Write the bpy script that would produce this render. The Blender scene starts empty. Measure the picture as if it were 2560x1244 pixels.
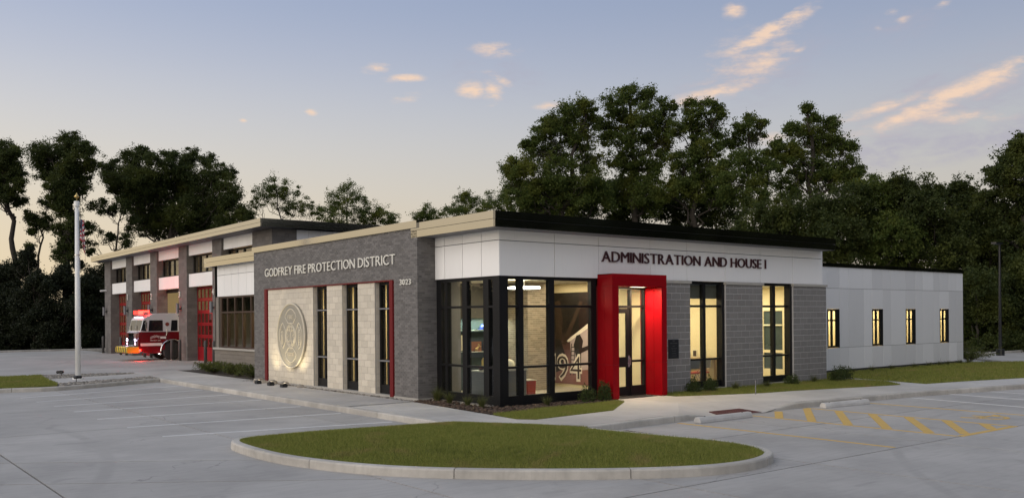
import bpy, math, random
import numpy as np
from mathutils import Vector, Matrix

random.seed(7); rng = np.random.default_rng(11)
scene = bpy.context.scene
root_col = scene.collection
R = math.radians

# ------------------------------------------------------------------ camera
CAM = np.array([-14.39, -18.85, 2.35])
FPX, PPX, PPY, ROLL = 2254.5, 1280.0, 793.2, R(0.4547)
FWD = np.array([.6177, .7864]); RGT = np.array([.7864, -.6177])
cd = bpy.data.cameras.new('camera'); cam = bpy.data.objects.new('camera', cd); root_col.objects.link(cam)
cd.sensor_width = 36.0; cd.lens = 36.0 * FPX / 2560; cd.shift_y = (PPY - 622) / 2560
cd.clip_start = .1; cd.clip_end = 6000
r_ = Vector((RGT[0], RGT[1], 0)).normalized(); f_ = Vector((FWD[0], FWD[1], 0)).normalized(); z_ = Vector((0, 0, 1))
rr = r_ * math.cos(ROLL) - z_ * math.sin(ROLL); uu = z_ * math.cos(ROLL) + r_ * math.sin(ROLL)
M = Matrix((rr, uu, -f_)).transposed().to_4x4(); M.translation = Vector(CAM)
cam.matrix_world = M
scene.camera = cam

def ray(px, py):
    """direction in the world of a point surveyed in the photograph (used to place far trees and clouds)"""
    dx, dy = px - PPX, py - PPY
    c, s = math.cos(-ROLL), math.sin(-ROLL)
    u = c * dx + s * dy; v = -s * dx + c * dy
    q = u / FPX
    return np.array([q * RGT[0] + FWD[0], q * RGT[1] + FWD[1], -v / FPX])
def at(px, py, Z):
    return CAM + ray(px, py) * Z

# ------------------------------------------------------------------ sky, sun, exposure
SUN_AZ = math.atan2(-.99, -.12)        # direction of the sunset, measured from +y towards +x
SUN_EL = R(3.0)
GLOW_AZ = R(-50)                      # the afterglow on the horizon sits north of the broad western light
world = bpy.data.worlds.new('World'); scene.world = world; world.use_nodes = True
wt = world.node_tree; wn = wt.nodes; wl = wt.links
wn.clear()
def W(t, **k):
    n = wn.new(t)
    for a, b in k.items(): setattr(n, a, b)
    return n
def wmath(op, a, b=None, c=None, clamp=False):
    n = W('ShaderNodeMath', operation=op, use_clamp=clamp)
    for i, v in enumerate((a, b, c)):
        if v is None: continue
        if isinstance(v, (int, float)): n.inputs[i].default_value = v
        else: wl.new(v, n.inputs[i])
    return n.outputs[0]
def wmix(fac, a, b, mode='MIX'):
    n = W('ShaderNodeMix', data_type='RGBA', blend_type=mode)
    for i, v in ((0, fac), (6, a), (7, b)):
        if isinstance(v, (int, float)): n.inputs[i].default_value = v
        elif isinstance(v, tuple): n.inputs[i].default_value = (*v, 1)
        else: wl.new(v, n.inputs[i])
    return n.outputs[2]
def lin(c):
    return tuple((v / 255 / 12.92) if v / 255 <= .04045 else ((v / 255 + .055) / 1.055) ** 2.4 for v in c)
tc = W('ShaderNodeTexCoord')
sep = W('ShaderNodeSeparateXYZ'); wl.new(tc.outputs['Generated'], sep.inputs[0])
dX, dY, dZ = sep.outputs
el = wmath('ARCSINE', dZ); az = wmath('ARCTAN2', dX, dY)
sky = W('ShaderNodeTexSky', sky_type='NISHITA', sun_disc=False)
sky.sun_elevation = SUN_EL; sky.sun_rotation = SUN_AZ; sky.altitude = 150; sky.air_density = 1.0; sky.dust_density = 1.2; sky.ozone_density = 2.0
# twilight gradient by elevation, cooler away from the sunset and warmer towards it
ramp = W('ShaderNodeValToRGB'); cr = ramp.color_ramp; cr.interpolation = 'B_SPLINE'
wl.new(wmath('DIVIDE', el, R(90), clamp=True), ramp.inputs[0])
stops = [(0.0, (229, 213, 191)), (.07, (224, 217, 205)), (.12, (211, 214, 219)), (.17, (186, 196, 218)), (.23, (150, 170, 206)), (.42, (182, 193, 214)), (1.0, (197, 204, 217))]
while len(cr.elements) < len(stops): cr.elements.new(.5)
for e, (p, c) in zip(cr.elements, stops): e.position = p; e.color = (*lin(c), 1)
ca = wmath('COSINE', wmath('SUBTRACT', az, GLOW_AZ))                 # 1 towards the sunset, -1 away
warm = wmath('POWER', wmath('MULTIPLY_ADD', ca, .5, .5, clamp=True), 1.7)
low = wmath('POWER', 2.718, wmath('MULTIPLY', el, -7.0))
glow = wmath('MULTIPLY', warm, wmath('MINIMUM', low, 1.0))
base = wmix(wmath('MULTIPLY', glow, .78, clamp=True), ramp.outputs[0], lin((250, 216, 142)))
lift = wmath('MULTIPLY_ADD', warm, .42, .79)                          # the sky is brighter on the sunset side
base = wmix(1.0, base, W('ShaderNodeCombineColor').outputs[0], 'MULTIPLY')
comb = [n for n in wn if n.bl_idname == 'ShaderNodeCombineColor'][0]
for i in range(3): wl.new(lift, comb.inputs[i])
nish = wmix(1.0, sky.outputs[0], (.045, .045, .045), 'MULTIPLY')
base = wmix(.08, base, nish)
# clouds: streaks with their own bearing and height above the horizon
nz = W('ShaderNodeTexNoise'); nz.inputs['Scale'].default_value = 8; nz.inputs['Detail'].default_value = 8; nz.inputs['Roughness'].default_value = .62; nz.inputs['Distortion'].default_value = .35
cv = W('ShaderNodeCombineXYZ'); wl.new(wmath('MULTIPLY', az, 2.0), cv.inputs[0]); wl.new(wmath('MULTIPLY', el, 5.5), cv.inputs[1]); wl.new(cv.outputs[0], nz.inputs['Vector'])
nz2 = W('ShaderNodeTexNoise'); nz2.inputs['Scale'].default_value = 30; nz2.inputs['Detail'].default_value = 6; nz2.inputs['Roughness'].default_value = .6; wl.new(cv.outputs[0], nz2.inputs['Vector'])
nm0 = wmath('ADD', wmath('MULTIPLY', nz.outputs[0], .62), wmath('MULTIPLY', nz2.outputs[0], .38))
nmix = wmath('MULTIPLY_ADD', nm0, 2.1, -.55, clamp=True)       # stretched contrast breaks the streaks into wisps
CLOUDS = [  # x, y, half length, half height, tilt, strength, shade
 (940,172,32,12,8,.9,0),(1010,197,42,9,4,1.0,0),(1020,245,48,12,12,.75,0),(1240,125,55,20,-4,.85,0),(1182,224,34,17,0,1.1,0),(1232,225,26,24,0,1.0,0),(1252,202,30,10,-25,.9,0),(1232,265,36,14,0,.5,0),(1215,178,40,9,0,.6,0),
 (778,280,14,7,-8,.9,0),(608,302,10,5,0,.8,0),(1368,265,36,9,4,.7,0),(1834,26,26,20,0,.85,0),
 (1920,82,105,17,24,1.15,0),(1950,85,50,10,15,.8,0),(1995,127,20,9,15,.7,0),(1905,160,85,36,28,.85,0),(1830,178,90,20,14,.55,0),(1790,234,100,17,10,1.05,0),(1870,218,75,16,8,.75,1),
 (2230,30,20,10,5,.7,0),(2256,50,18,9,5,.75,0),(2360,8,24,12,10,.8,0),(2196,70,12,7,0,.6,0),
 (2400,228,215,22,20,1.15,0),(2200,272,120,16,12,.8,0),(2330,262,190,36,8,.85,1),(2390,292,120,16,-6,.8,0),(2290,216,110,16,22,.6,1),(2200,370,100,42,5,.95,1),(2470,345,150,34,10,.95,1),(2600,300,110,30,15,.9,1),(1930,345,60,16,6,.7,0),(2560,430,90,26,0,.6,1),(2080,450,70,18,0,.4,0),(1880,190,190,70,18,.62,1),(2380,250,300,80,14,.7,1),(1240,190,120,60,0,.5,1),(2250,60,150,50,8,.45,1),(1840,150,120,60,25,.6,0),(2450,210,180,40,20,.6,0),(2180,330,160,30,8,.5,0)]
dl = dg = None
pv = W('ShaderNodeCombineXYZ'); wl.new(az, pv.inputs[0]); wl.new(el, pv.inputs[1])
for (px, py, a, b, t, s, kind) in CLOUDS:
    d = ray(px, py); d = d / np.linalg.norm(d); k = 1 / FPX * (d @ np.array([FWD[0], FWD[1], 0]))
    mp = W('ShaderNodeMapping', vector_type='TEXTURE'); mp.inputs['Location'].default_value = (math.atan2(d[0], d[1]), math.asin(d[2]), 0)
    mp.inputs['Rotation'].default_value = (0, 0, R(t)); mp.inputs['Scale'].default_value = (a * k * 2.1, b * k * 2.1, 1)
    wl.new(pv.outputs[0], mp.inputs[0]); gt = W('ShaderNodeTexGradient', gradient_type='SPHERICAL'); wl.new(mp.outputs[0], gt.inputs[0])
    g = wmath('MULTIPLY', gt.outputs['Fac'], s * 1.25)
    if kind: dg = g if dg is None else wmath('MAXIMUM', dg, g)
    else: dl = g if dl is None else wmath('MAXIMUM', dl, g)
def dens(g, lo, hi):
    m = W('ShaderNodeMapRange', interpolation_type='SMOOTHSTEP'); m.inputs[1].default_value = lo; m.inputs[2].default_value = hi
    wl.new(wmath('MULTIPLY', g, nmix), m.inputs[0]); return m.outputs[0]
base = wmix(wmath('MULTIPLY', dens(dg, .10, .60), .68), base, lin((176, 173, 188)))
base = wmix(wmath('MULTIPLY', dens(dl, .17, .72), .88), base, lin((247, 215, 188)))
bg = W('ShaderNodeBackground'); wl.new(base, bg.inputs[0]); bg.inputs[1].default_value = 1.0
wo = W('ShaderNodeOutputWorld'); wl.new(bg.outputs[0], wo.inputs[0])

sd = bpy.data.lights.new('sun', 'SUN'); sd.energy = 2.2; sd.angle = R(88); sd.color = (1.0, .87, .73)
sun = bpy.data.objects.new('sun', sd); root_col.objects.link(sun)
sdir = Vector((math.sin(SUN_AZ) * math.cos(R(12)), math.cos(SUN_AZ) * math.cos(R(12)), math.sin(R(12))))
sun.rotation_euler = sdir.to_track_quat('Z', 'Y').to_euler(); sun.location = (-40, 40, 30)
vs = scene.view_settings; vs.view_transform = 'Standard'; vs.look = 'None'; vs.exposure = 0.0; vs.gamma = 1.0; vs.use_curve_mapping = False
scene.render.engine = 'CYCLES'
scene.cycles.use_denoising = True
scene.cycles.max_bounces = 6; scene.cycles.diffuse_bounces = 3; scene.cycles.glossy_bounces = 3; scene.cycles.transparent_max_bounces = 24
scene.cycles.sample_clamp_indirect = 6.0

# ------------------------------------------------------------------ materials
MATS = {}
def nodes(name):
    m = bpy.data.materials.new(name); m.use_nodes = True; nt = m.node_tree
    MATS[name] = m
    return m, nt, nt.nodes['Principled BSDF'], nt.nodes['Material Output']
def sock(nt, v, inp):
    if isinstance(v, (int, float)): inp.default_value = v
    elif isinstance(v, tuple): inp.default_value = (*v[:3], 1) if len(inp.default_value) == 4 else v
    else: nt.links.new(v, inp)
def mx(nt, fac, a, b, mode='MIX'):
    n = nt.nodes.new('ShaderNodeMix'); n.data_type = 'RGBA'; n.blend_type = mode
    sock(nt, fac, n.inputs[0]); sock(nt, a, n.inputs[6]); sock(nt, b, n.inputs[7]); return n.outputs[2]
def mt(nt, op, a, b=0.0, clamp=False):
    n = nt.nodes.new('ShaderNodeMath'); n.operation = op; n.use_clamp = clamp
    sock(nt, a, n.inputs[0]); sock(nt, b, n.inputs[1]); return n.outputs[0]
def noise(nt, scale, detail=5, rough=.55, stretch=None, coord='Object', dist=0.0):
    t = nt.nodes.new('ShaderNodeTexCoord') if coord != 'World' else nt.nodes.new('ShaderNodeNewGeometry')
    o = t.outputs[coord] if coord != 'World' else t.outputs['Position']
    if stretch:
        mp = nt.nodes.new('ShaderNodeMapping'); mp.inputs['Scale'].default_value = stretch[:3]
        if len(stretch) > 3: mp.inputs['Rotation'].default_value = (0, 0, stretch[3])
        nt.links.new(o, mp.inputs[0]); o = mp.outputs[0]
    n = nt.nodes.new('ShaderNodeTexNoise'); n.inputs['Scale'].default_value = scale; n.inputs['Detail'].default_value = detail
    n.inputs['Roughness'].default_value = rough; n.inputs['Distortion'].default_value = dist
    nt.links.new(o, n.inputs['Vector']); return n.outputs[0]
def sstep(nt, x, lo, hi):
    n = nt.nodes.new('ShaderNodeMapRange'); n.interpolation_type = 'SMOOTHSTEP'; n.inputs[1].default_value = lo; n.inputs[2].default_value = hi
    nt.links.new(x, n.inputs[0]); return n.outputs[0]
def bump(nt, b, h, strength=.3, dist=.01):
    n = nt.nodes.new('ShaderNodeBump'); n.inputs['Strength'].default_value = strength; n.inputs['Distance'].default_value = dist
    nt.links.new(h, n.inputs['Height']); nt.links.new(n.outputs[0], b.inputs['Normal'])
def rand_piece(nt):
    g = nt.nodes.new('ShaderNodeNewGeometry'); o = nt.nodes.new('ShaderNodeObjectInfo')
    return mt(nt, 'FRACT', mt(nt, 'ADD', g.outputs['Random Per Island'], o.outputs['Random']))
def plain(name, c, rough=.5, metal=0.0, var=.12, scale=3.0, bmp=0.0, bscale=60, coat=0.0, piece=0.0, spec=.5):
    m, nt, b, _ = nodes(name)
    d = tuple(v * (1 - var) for v in c); l = tuple(min(1, v * (1 + var)) for v in c)
    col = mx(nt, noise(nt, scale, coord='World'), d, l)
    if piece:
        col = mx(nt, rand_piece(nt), mx(nt, 1.0, col, (1 - piece,) * 3, 'MULTIPLY'), mx(nt, 1.0, col, (1 + piece,) * 3, 'MULTIPLY'))
    sock(nt, col, b.inputs['Base Color']); b.inputs['Metallic'].default_value = metal
    b.inputs['Specular IOR Level'].default_value = spec
    sock(nt, mt(nt, 'ADD', mt(nt, 'MULTIPLY', noise(nt, scale * 2.3, coord='World'), .16), rough - .08), b.inputs['Roughness'])
    if coat: b.inputs['Coat Weight'].default_value = coat; b.inputs['Coat Roughness'].default_value = .08
    if bmp: bump(nt, b, noise(nt, bscale, 6, coord='World'), bmp, .006)
    return m
def emit(name, c, s):
    m, nt, b, _ = nodes(name)
    b.inputs['Base Color'].default_value = (*c, 1); b.inputs['Emission Color'].default_value = (*c, 1); b.inputs['Emission Strength'].default_value = s
    return m
def glass(name, tint=(.90, .93, .92), rough=.0, ior=1.5):
    m, nt, b, out = nodes(name); nt.nodes.remove(b)
    t = nt.nodes.new('ShaderNodeBsdfTransparent'); t.inputs[0].default_value = (*tint, 1)
    g = nt.nodes.new('ShaderNodeBsdfGlossy'); g.inputs['Roughness'].default_value = rough; g.inputs[0].default_value = (.95, .97, 1, 1)
    fr = nt.nodes.new('ShaderNodeFresnel'); fr.inputs[0].default_value = ior
    geo = nt.nodes.new('ShaderNodeNewGeometry')        # only the entry face of a pane reflects
    fac = mt(nt, 'MULTIPLY', fr.outputs[0], mt(nt, 'SUBTRACT', 1.0, geo.outputs['Backfacing']))
    x = nt.nodes.new('ShaderNodeMixShader'); nt.links.new(fac, x.inputs[0]); nt.links.new(t.outputs[0], x.inputs[1]); nt.links.new(g.outputs[0], x.inputs[2])
    nt.links.new(x.outputs[0], out.inputs[0]); return m
LZ_ = -.15
def concrete(name, c, scale=.35, joint=.2, streak=(1, 12, 1), tintvar=.07, worn=.16):
    m, nt, b, _ = nodes(name)
    n1 = noise(nt, scale, 6, .6, coord='World'); n2 = noise(nt, 4.5, 8, .7, coord='World'); n3 = noise(nt, 1.1, 6, .65, stretch=streak, coord='World', dist=.4)
    col = mx(nt, sstep(nt, n1, .3, .7), tuple(v * (1 - worn) for v in c), tuple(v * (1 + worn * .5) for v in c))
    col = mx(nt, mt(nt, 'MULTIPLY', sstep(nt, n3, .42, .70), .38), col, tuple(v * .70 for v in c))
    st = noise(nt, .9, 3, .5, coord='World', dist=1.2); col = mx(nt, mt(nt, 'MULTIPLY', sstep(nt, st, .62, .72), .3), col, tuple(v * .55 for v in c))
    col = mx(nt, mt(nt, 'MULTIPLY', sstep(nt, n2, .35, .75), .25), col, tuple(min(1, v * 1.22) for v in c))
    if name == 'lot_concrete':                      # faint tyre arcs left by turning cars, and hairline cracks
        g = nt.nodes.new('ShaderNodeNewGeometry')
        for (cx, cy, rad, wd) in ((13, -27, 13.2, .16), (13, -27, 15.0, .18), (10.5, -25, 17.4, .14), (-26, 2, 14.5, .18), (-26, 2, 16.3, .18), (-22, 44, 20.5, .2), (-22, 44, 22.3, .2), (-14, 47, 15, .2)):
            v = nt.nodes.new('ShaderNodeVectorMath'); v.operation = 'DISTANCE'; nt.links.new(g.outputs['Position'], v.inputs[0]); v.inputs[1].default_value = (cx, cy, LZ_)
            dd = mt(nt, 'ABSOLUTE', mt(nt, 'SUBTRACT', v.outputs['Value'], rad)); band = mt(nt, 'SUBTRACT', 1.0, sstep(nt, dd, wd * .3, wd))
            col = mx(nt, mt(nt, 'MULTIPLY', band, mt(nt, 'MULTIPLY', sstep(nt, n1, .42, .62), .30)), col, tuple(v_ * .5 for v_ in c))
        vo = nt.nodes.new('ShaderNodeTexVoronoi'); vo.feature = 'DISTANCE_TO_EDGE'; vo.inputs['Scale'].default_value = .16
        wv = nt.nodes.new('ShaderNodeVectorMath'); wv.operation = 'ADD'; nt.links.new(g.outputs['Position'], wv.inputs[0]); nz_ = nt.nodes.new('ShaderNodeTexNoise'); nz_.inputs['Scale'].default_value = 1.3; nz_.inputs['Detail'].default_value = 5; nt.links.new(g.outputs['Position'], nz_.inputs['Vector']); nt.links.new(nz_.outputs['Color'], wv.inputs[1]); nt.links.new(wv.outputs[0], vo.inputs['Vector'])
        col = mx(nt, mt(nt, 'MULTIPLY', mt(nt, 'SUBTRACT', 1.0, sstep(nt, vo.outputs['Distance'], .0, .004)), mt(nt, 'MULTIPLY', sstep(nt, n1, .5, .6), .6)), col, tuple(v_ * .45 for v_ in c))
    sp = noise(nt, 26, 3, .5, coord='World')
    col = mx(nt, mt(nt, 'MULTIPLY', sstep(nt, sp, .66, .74), .35), col, tuple(v * .6 for v in c))
    col = mx(nt, rand_piece(nt), mx(nt, 1.0, col, (1 - tintvar,) * 3, 'MULTIPLY'), mx(nt, 1.0, col, (1 + tintvar,) * 3, 'MULTIPLY'))
    sock(nt, col, b.inputs['Base Color']); b.inputs['Specular IOR Level'].default_value = .35
    sock(nt, mt(nt, 'ADD', mt(nt, 'MULTIPLY', n2, .25), .62), b.inputs['Roughness'])
    bump(nt, b, mt(nt, 'ADD', noise(nt, 55, 6, coord='World'), mt(nt, 'MULTIPLY', noise(nt, 16, 4, stretch=streak, coord='World'), .6)), .35, .004)
    return m
concrete('lot_concrete', (.395, .38, .36), worn=.20, streak=(1, 9, 1, .5)); concrete('walk_concrete', (.49, .47, .44), streak=(9, 1, 1), worn=.2); concrete('kerb_concrete', (.48, .455, .41), scale=1.2, streak=(7, 7, .5), tintvar=.08, worn=.26)
concrete('stop_concrete', (.5, .49, .47), scale=2)
plain('joint_dark', (.03, .03, .03), .95)
def panel_mat(name, c, piece):
    m, nt, b, _ = nodes(name)
    col = mx(nt, rand_piece(nt), tuple(v*(1-piece) for v in c), tuple(min(1, v*(1+piece)) for v in c))
    run = noise(nt, 2.2, 5, .6, stretch=(5, 5, .35), coord='World'); dirt = noise(nt, .7, 4, .6, coord='World')
    col = mx(nt, mt(nt, 'MULTIPLY', sstep(nt, run, .48, .75), mt(nt, 'MULTIPLY', sstep(nt, dirt, .35, .75), .30)), col, tuple(v*.74 for v in c))
    sock(nt, col, b.inputs['Base Color']); sock(nt, mt(nt, 'ADD', mt(nt, 'MULTIPLY', dirt, .25), .34), b.inputs['Roughness'])
    bump(nt, b, noise(nt, 1.6, 2, coord='World'), .12, .02)
panel_mat('white_panel', (.90, .895, .88), .03); panel_mat('wing_panel', (.79, .795, .81), .10)
plain('panel_gap', (.05, .05, .055), .8)
m_, nt_, b_, _ = nodes('fascia_metal'); sock(nt_, mx(nt_, noise(nt_, .8, coord='World'), (.48,.465,.44), (.52,.505,.475)), b_.inputs['Base Color']); b_.inputs['Metallic'].default_value = 1.0; b_.inputs['Roughness'].default_value = .10
plain('soffit', (.16, .16, .17), .6)
plain('dark_frame', (.010, .010, .011), .42, var=.2, spec=.22)
plain('bronze_frame', (.05, .024, .015), .4, var=.2)
plain('roof_membrane', (.12, .12, .12), .9)
plain('dark_brick', (.158, .150, .145), .8, var=.25, scale=30, bmp=.5, bscale=90, piece=.24)
plain('brick_mortar', (.20, .19, .18), .9, bmp=.3)
plain('light_block', (.63, .575, .475), .85, var=.10, scale=14, bmp=.4, bscale=120, piece=.09)
plain('light_mortar', (.50, .47, .42), .9)
plain('grey_block', (.222, .213, .203), .85, var=.14, scale=24, bmp=.6, bscale=130, piece=.06)
plain('grey_mortar', (.55, .54, .53), .9)
plain('bay_block', (.15, .138, .128), .85, var=.2, scale=20, bmp=.6, bscale=110, piece=.16)
plain('bay_mortar', (.115, .108, .10), .9)
plain('cast_stone', (.42, .40, .36), .8, bmp=.2)
plain('ribbed_block', (.22, .195, .165), .85, var=.12, scale=12, bmp=.4, piece=.06)
plain('red_panel', (.27, .002, .006), .42, var=.06, piece=.05, spec=.12)
plain('red_trim', (.15, .008, .010), .5, spec=.25)
plain('red_door', (.25, .003, .009), .42, spec=.3)
plain('cream_wall', (.72, .62, .40), .7, var=.03)
plain('dark_wall', (.10, .095, .085), .7)
plain('teal_wall', (.03, .05, .052), .6)
plain('interior_brick', (.25, .205, .155), .8, var=.25, scale=25, piece=.22, bmp=.3)
plain('interior_mortar', (.42, .37, .29), .9)
plain('interior_floor', (.42, .38, .31), .35)
plain('ceiling_white', (.62, .59, .50), .8)
plain('bay_ceiling', (.45, .40, .30), .8)
plain('stainless', (.62, .62, .63), .25, metal=1.0)
plain('chrome', (.80, .80, .82), .10, metal=1.0)
plain('white_paint', (.82, .82, .80), .35)
plain('sign_cream', (.80, .78, .70), .4)
plain('sign_red', (.05, .010, .013), .45)
plain('sign_black', (.012, .013, .016), .35)
plain('black_rubber', (.015, .015, .016), .7)
plain('bollard_paint', (.075, .07, .068), .6)
plain('grey_plastic', (.20, .20, .21), .5)
plain('yellow_paint', (.56, .37, .10), .75, var=.16, scale=7)
plain('white_line', (.64, .64, .63), .7, var=.18, scale=9)
plain('tactile', (.085, .020, .018), .8)
plain('emblem_grey', (.31, .29, .24), .6, var=.10, scale=12, bmp=.25)
plain('emblem_line', (.62, .57, .46), .5)
glass('clear_glass'); glass('grey_glass', (.45, .50, .50), ior=1.6); glass('door_glass', (.74, .75, .73), ior=1.55)
# ------------------------------------------------------------------ mesh helpers
class MB:
    def __init__(s): s.v = []; s.f = []
    def add(s, vs, fs):
        o = len(s.v); s.v += [tuple(map(float, p)) for p in vs]; s.f += [tuple(i + o for i in f) for f in fs]; return s
    def box(s, x0, x1, y0, y1, z0, z1):
        if x0 > x1: x0, x1 = x1, x0
        if y0 > y1: y0, y1 = y1, y0
        if z0 > z1: z0, z1 = z1, z0
        return s.add([(x0,y0,z0),(x1,y0,z0),(x1,y1,z0),(x0,y1,z0),(x0,y0,z1),(x1,y0,z1),(x1,y1,z1),(x0,y1,z1)],
                     [(0,3,2,1),(4,5,6,7),(0,1,5,4),(1,2,6,5),(2,3,7,6),(3,0,4,7)])
    def poly(s, pts, z0, z1):
        """a flat polygon (counter-clockwise from above) with thickness"""
        n = len(pts); vs = [(x, y, z0) for x, y in pts] + [(x, y, z1) for x, y in pts]
        return s.add(vs, [tuple(range(n - 1, -1, -1)), tuple(range(n, 2 * n))] + [(i, (i + 1) % n, n + (i + 1) % n, n + i) for i in range(n)])
    def prism(s, prof, axis, a0, a1):
        """extrude a closed profile (list of 2-D points) along an axis; profile lies in the two other axes"""
        n = len(prof); put = {'x': lambda a, p: (a, p[0], p[1]), 'y': lambda a, p: (p[0], a, p[1]), 'z': lambda a, p: (p[0], p[1], a)}[axis]
        vs = [put(a0, p) for p in prof] + [put(a1, p) for p in prof]
        return s.add(vs, [tuple(range(n - 1, -1, -1)), tuple(range(n, 2 * n))] + [(i, (i + 1) % n, n + (i + 1) % n, n + i) for i in range(n)])
    def tube(s, pts, rad, n=8, closed=False, caps=True):
        pts = [Vector(p) for p in pts]; m = len(pts)
        rad = rad if isinstance(rad, (list, tuple)) else [rad] * m
        o = len(s.v); up = None
        for i, p in enumerate(pts):
            if closed: t = pts[(i + 1) % m] - pts[i - 1]
            else: t = pts[min(i + 1, m - 1)] - pts[max(i - 1, 0)]
            t = t.normalized() if t.length > 1e-9 else Vector((0, 0, 1))
            if up is None: up = Vector((0, 0, 1)) if abs(t.z) < .9 else Vector((1, 0, 0))
            a = t.cross(up); a = a.normalized() if a.length > 1e-6 else t.orthogonal().normalized()
            b = a.cross(t); up = b
            for k in range(n):
                w = 2 * math.pi * k / n; q = p + (a * math.cos(w) + b * math.sin(w)) * rad[i]; s.v.append(tuple(q))
        for i in range(m if closed else m - 1):
            j = (i + 1) % m
            for k in range(n): s.f.append((o + i*n + k, o + j*n + k, o + j*n + (k+1) % n, o + i*n + (k+1) % n))
        if caps and not closed:
            s.f.append(tuple(o + k for k in range(n))); s.f.append(tuple(o + (m-1)*n + n - 1 - k for k in range(n)))
        return s
    def lathe(s, prof, c=(0, 0, 0), n=20, axis='z'):
        o = len(s.v); m = len(prof)
        for (r, h) in prof:
            for k in range(n):
                w = 2 * math.pi * k / n; a, b = r * math.cos(w), r * math.sin(w)
                p = {'z': (a, b, h), 'x': (h, a, b), 'y': (a, h, b)}[axis]
                s.v.append((p[0] + c[0], p[1] + c[1], p[2] + c[2]))
        for i in range(m - 1):
            for k in range(n): s.f.append((o + i*n + k, o + i*n + (k+1) % n, o + (i+1)*n + (k+1) % n, o + (i+1)*n + k))
        s.f.append(tuple(o + n - 1 - k for k in range(n))); s.f.append(tuple(o + (m-1)*n + k for k in range(n)))
        return s
    def mesh(s, name, mat, smooth=False):
        me = bpy.data.meshes.new(name); me.from_pydata(s.v, [], s.f); me.update()
        me.materials.append(MATS[mat] if isinstance(mat, str) else mat)
        if smooth: me.shade_smooth()
        return me
def link(o, parent=None):
    root_col.objects.link(o)
    if parent is not None: o.parent = parent
    return o
def tag(o, label=None, cat=None, group=None, kind=None):
    if label: o['label'] = label
    if cat: o['category'] = cat
    if group: o['group'] = group
    if kind: o['kind'] = kind
    return o
def obj(name, mb, mat, parent=None, label=None, cat=None, group=None, kind=None, smooth=False, loc=None, bevel=0.0, auto=False):
    me = mb if isinstance(mb, bpy.types.Mesh) else mb.mesh(name, mat, smooth)
    o = link(bpy.data.objects.new(name, me), parent)
    if loc is not None:
        o.location = loc
    if bevel:
        m = o.modifiers.new('bevel', 'BEVEL'); m.width = bevel; m.segments = 2; m.limit_method = 'ANGLE'; m.angle_limit = R(40)
    return tag(o, label, cat, group, kind)
def thing(name, label, cat, loc=(0, 0, 0), group=None, parent=None, rz=0.0):
    o = link(bpy.data.objects.new(name, None), parent); o.location = loc; o.rotation_euler[2] = rz; o.empty_display_size = .2
    return tag(o, label, cat, group)
def bx(*a): return MB().box(*a)
def copy_tree(o, parent=None, label=None):
    c = o.copy(); root_col.objects.link(c); c.parent = parent
    if label: c['label'] = label
    for ch in list(o.children): copy_tree(ch, c)
    return c
def np_mesh(name, verts, quads, mat, smooth=False):
    me = bpy.data.meshes.new(name); nv = len(verts); nf = len(quads); k = quads.shape[1]
    me.vertices.add(nv); me.vertices.foreach_set('co', verts.astype(np.float32).ravel())
    me.loops.add(nf * k); me.loops.foreach_set('vertex_index', quads.astype(np.int32).ravel())
    me.polygons.add(nf); me.polygons.foreach_set('loop_start', np.arange(0, nf * k, k, dtype=np.int32))
    me.update(calc_edges=True); me.materials.append(MATS[mat])
    return me
def split(polys, n, c, where=lambda ctr: True):
    """cut convex polygons along the line n.p = c"""
    out = []
    for P in polys:
        ctr = np.mean(P, axis=0); d = [n[0]*p[0] + n[1]*p[1] - c for p in P]
        if not where(ctr) or min(d) > -1e-6 or max(d) < 1e-6: out.append(P); continue
        A, B = [], []
        for i, p in enumerate(P):
            q = P[(i + 1) % len(P)]; a, b = d[i], d[(i + 1) % len(P)]
            if a >= 0: A.append(p)
            if a <= 0: B.append(p)
            if a * b < 0:
                t = a / (a - b); x = (p[0] + t*(q[0]-p[0]), p[1] + t*(q[1]-p[1])); A.append(x); B.append(x)
        out += [A, B]
    return out
def inset(P, d):
    """move every edge of a convex counter-clockwise polygon inwards by d"""
    n = len(P); L = []
    for i in range(n):
        p, q = np.array(P[i]), np.array(P[(i + 1) % n]); t = (q - p) / np.linalg.norm(q - p); nn = np.array([-t[1], t[0]]); L.append((p + nn*d, t))
    out = []
    for i in range(n):
        (p, t), (q, s) = L[i-1], L[i]; den = t[0]*s[1] - t[1]*s[0]
        if abs(den) < 1e-6: out.append(tuple(q)); continue
        k = ((q[0]-p[0])*s[1] - (q[1]-p[1])*s[0]) / den; out.append(tuple(p + t*k))
    return out
def inside(P, x, y):
    r = np.zeros(len(x), bool); n = len(P)
    for i in range(n):
        x0, y0 = P[i]; x1, y1 = P[(i + 1) % n]
        c = ((y0 > y) != (y1 > y)) & (x < (x1 - x0) * (y - y0) / (y1 - y0 + 1e-12) + x0); r ^= c
    return r
def scatter(P, dens):
    P = np.array(P); lo, hi = P.min(0), P.max(0); n = int((hi - lo).prod() * dens)
    p = rng.random((n, 2)) * (hi - lo) + lo
    return p[inside([tuple(q) for q in P], p[:, 0], p[:, 1])]

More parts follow.
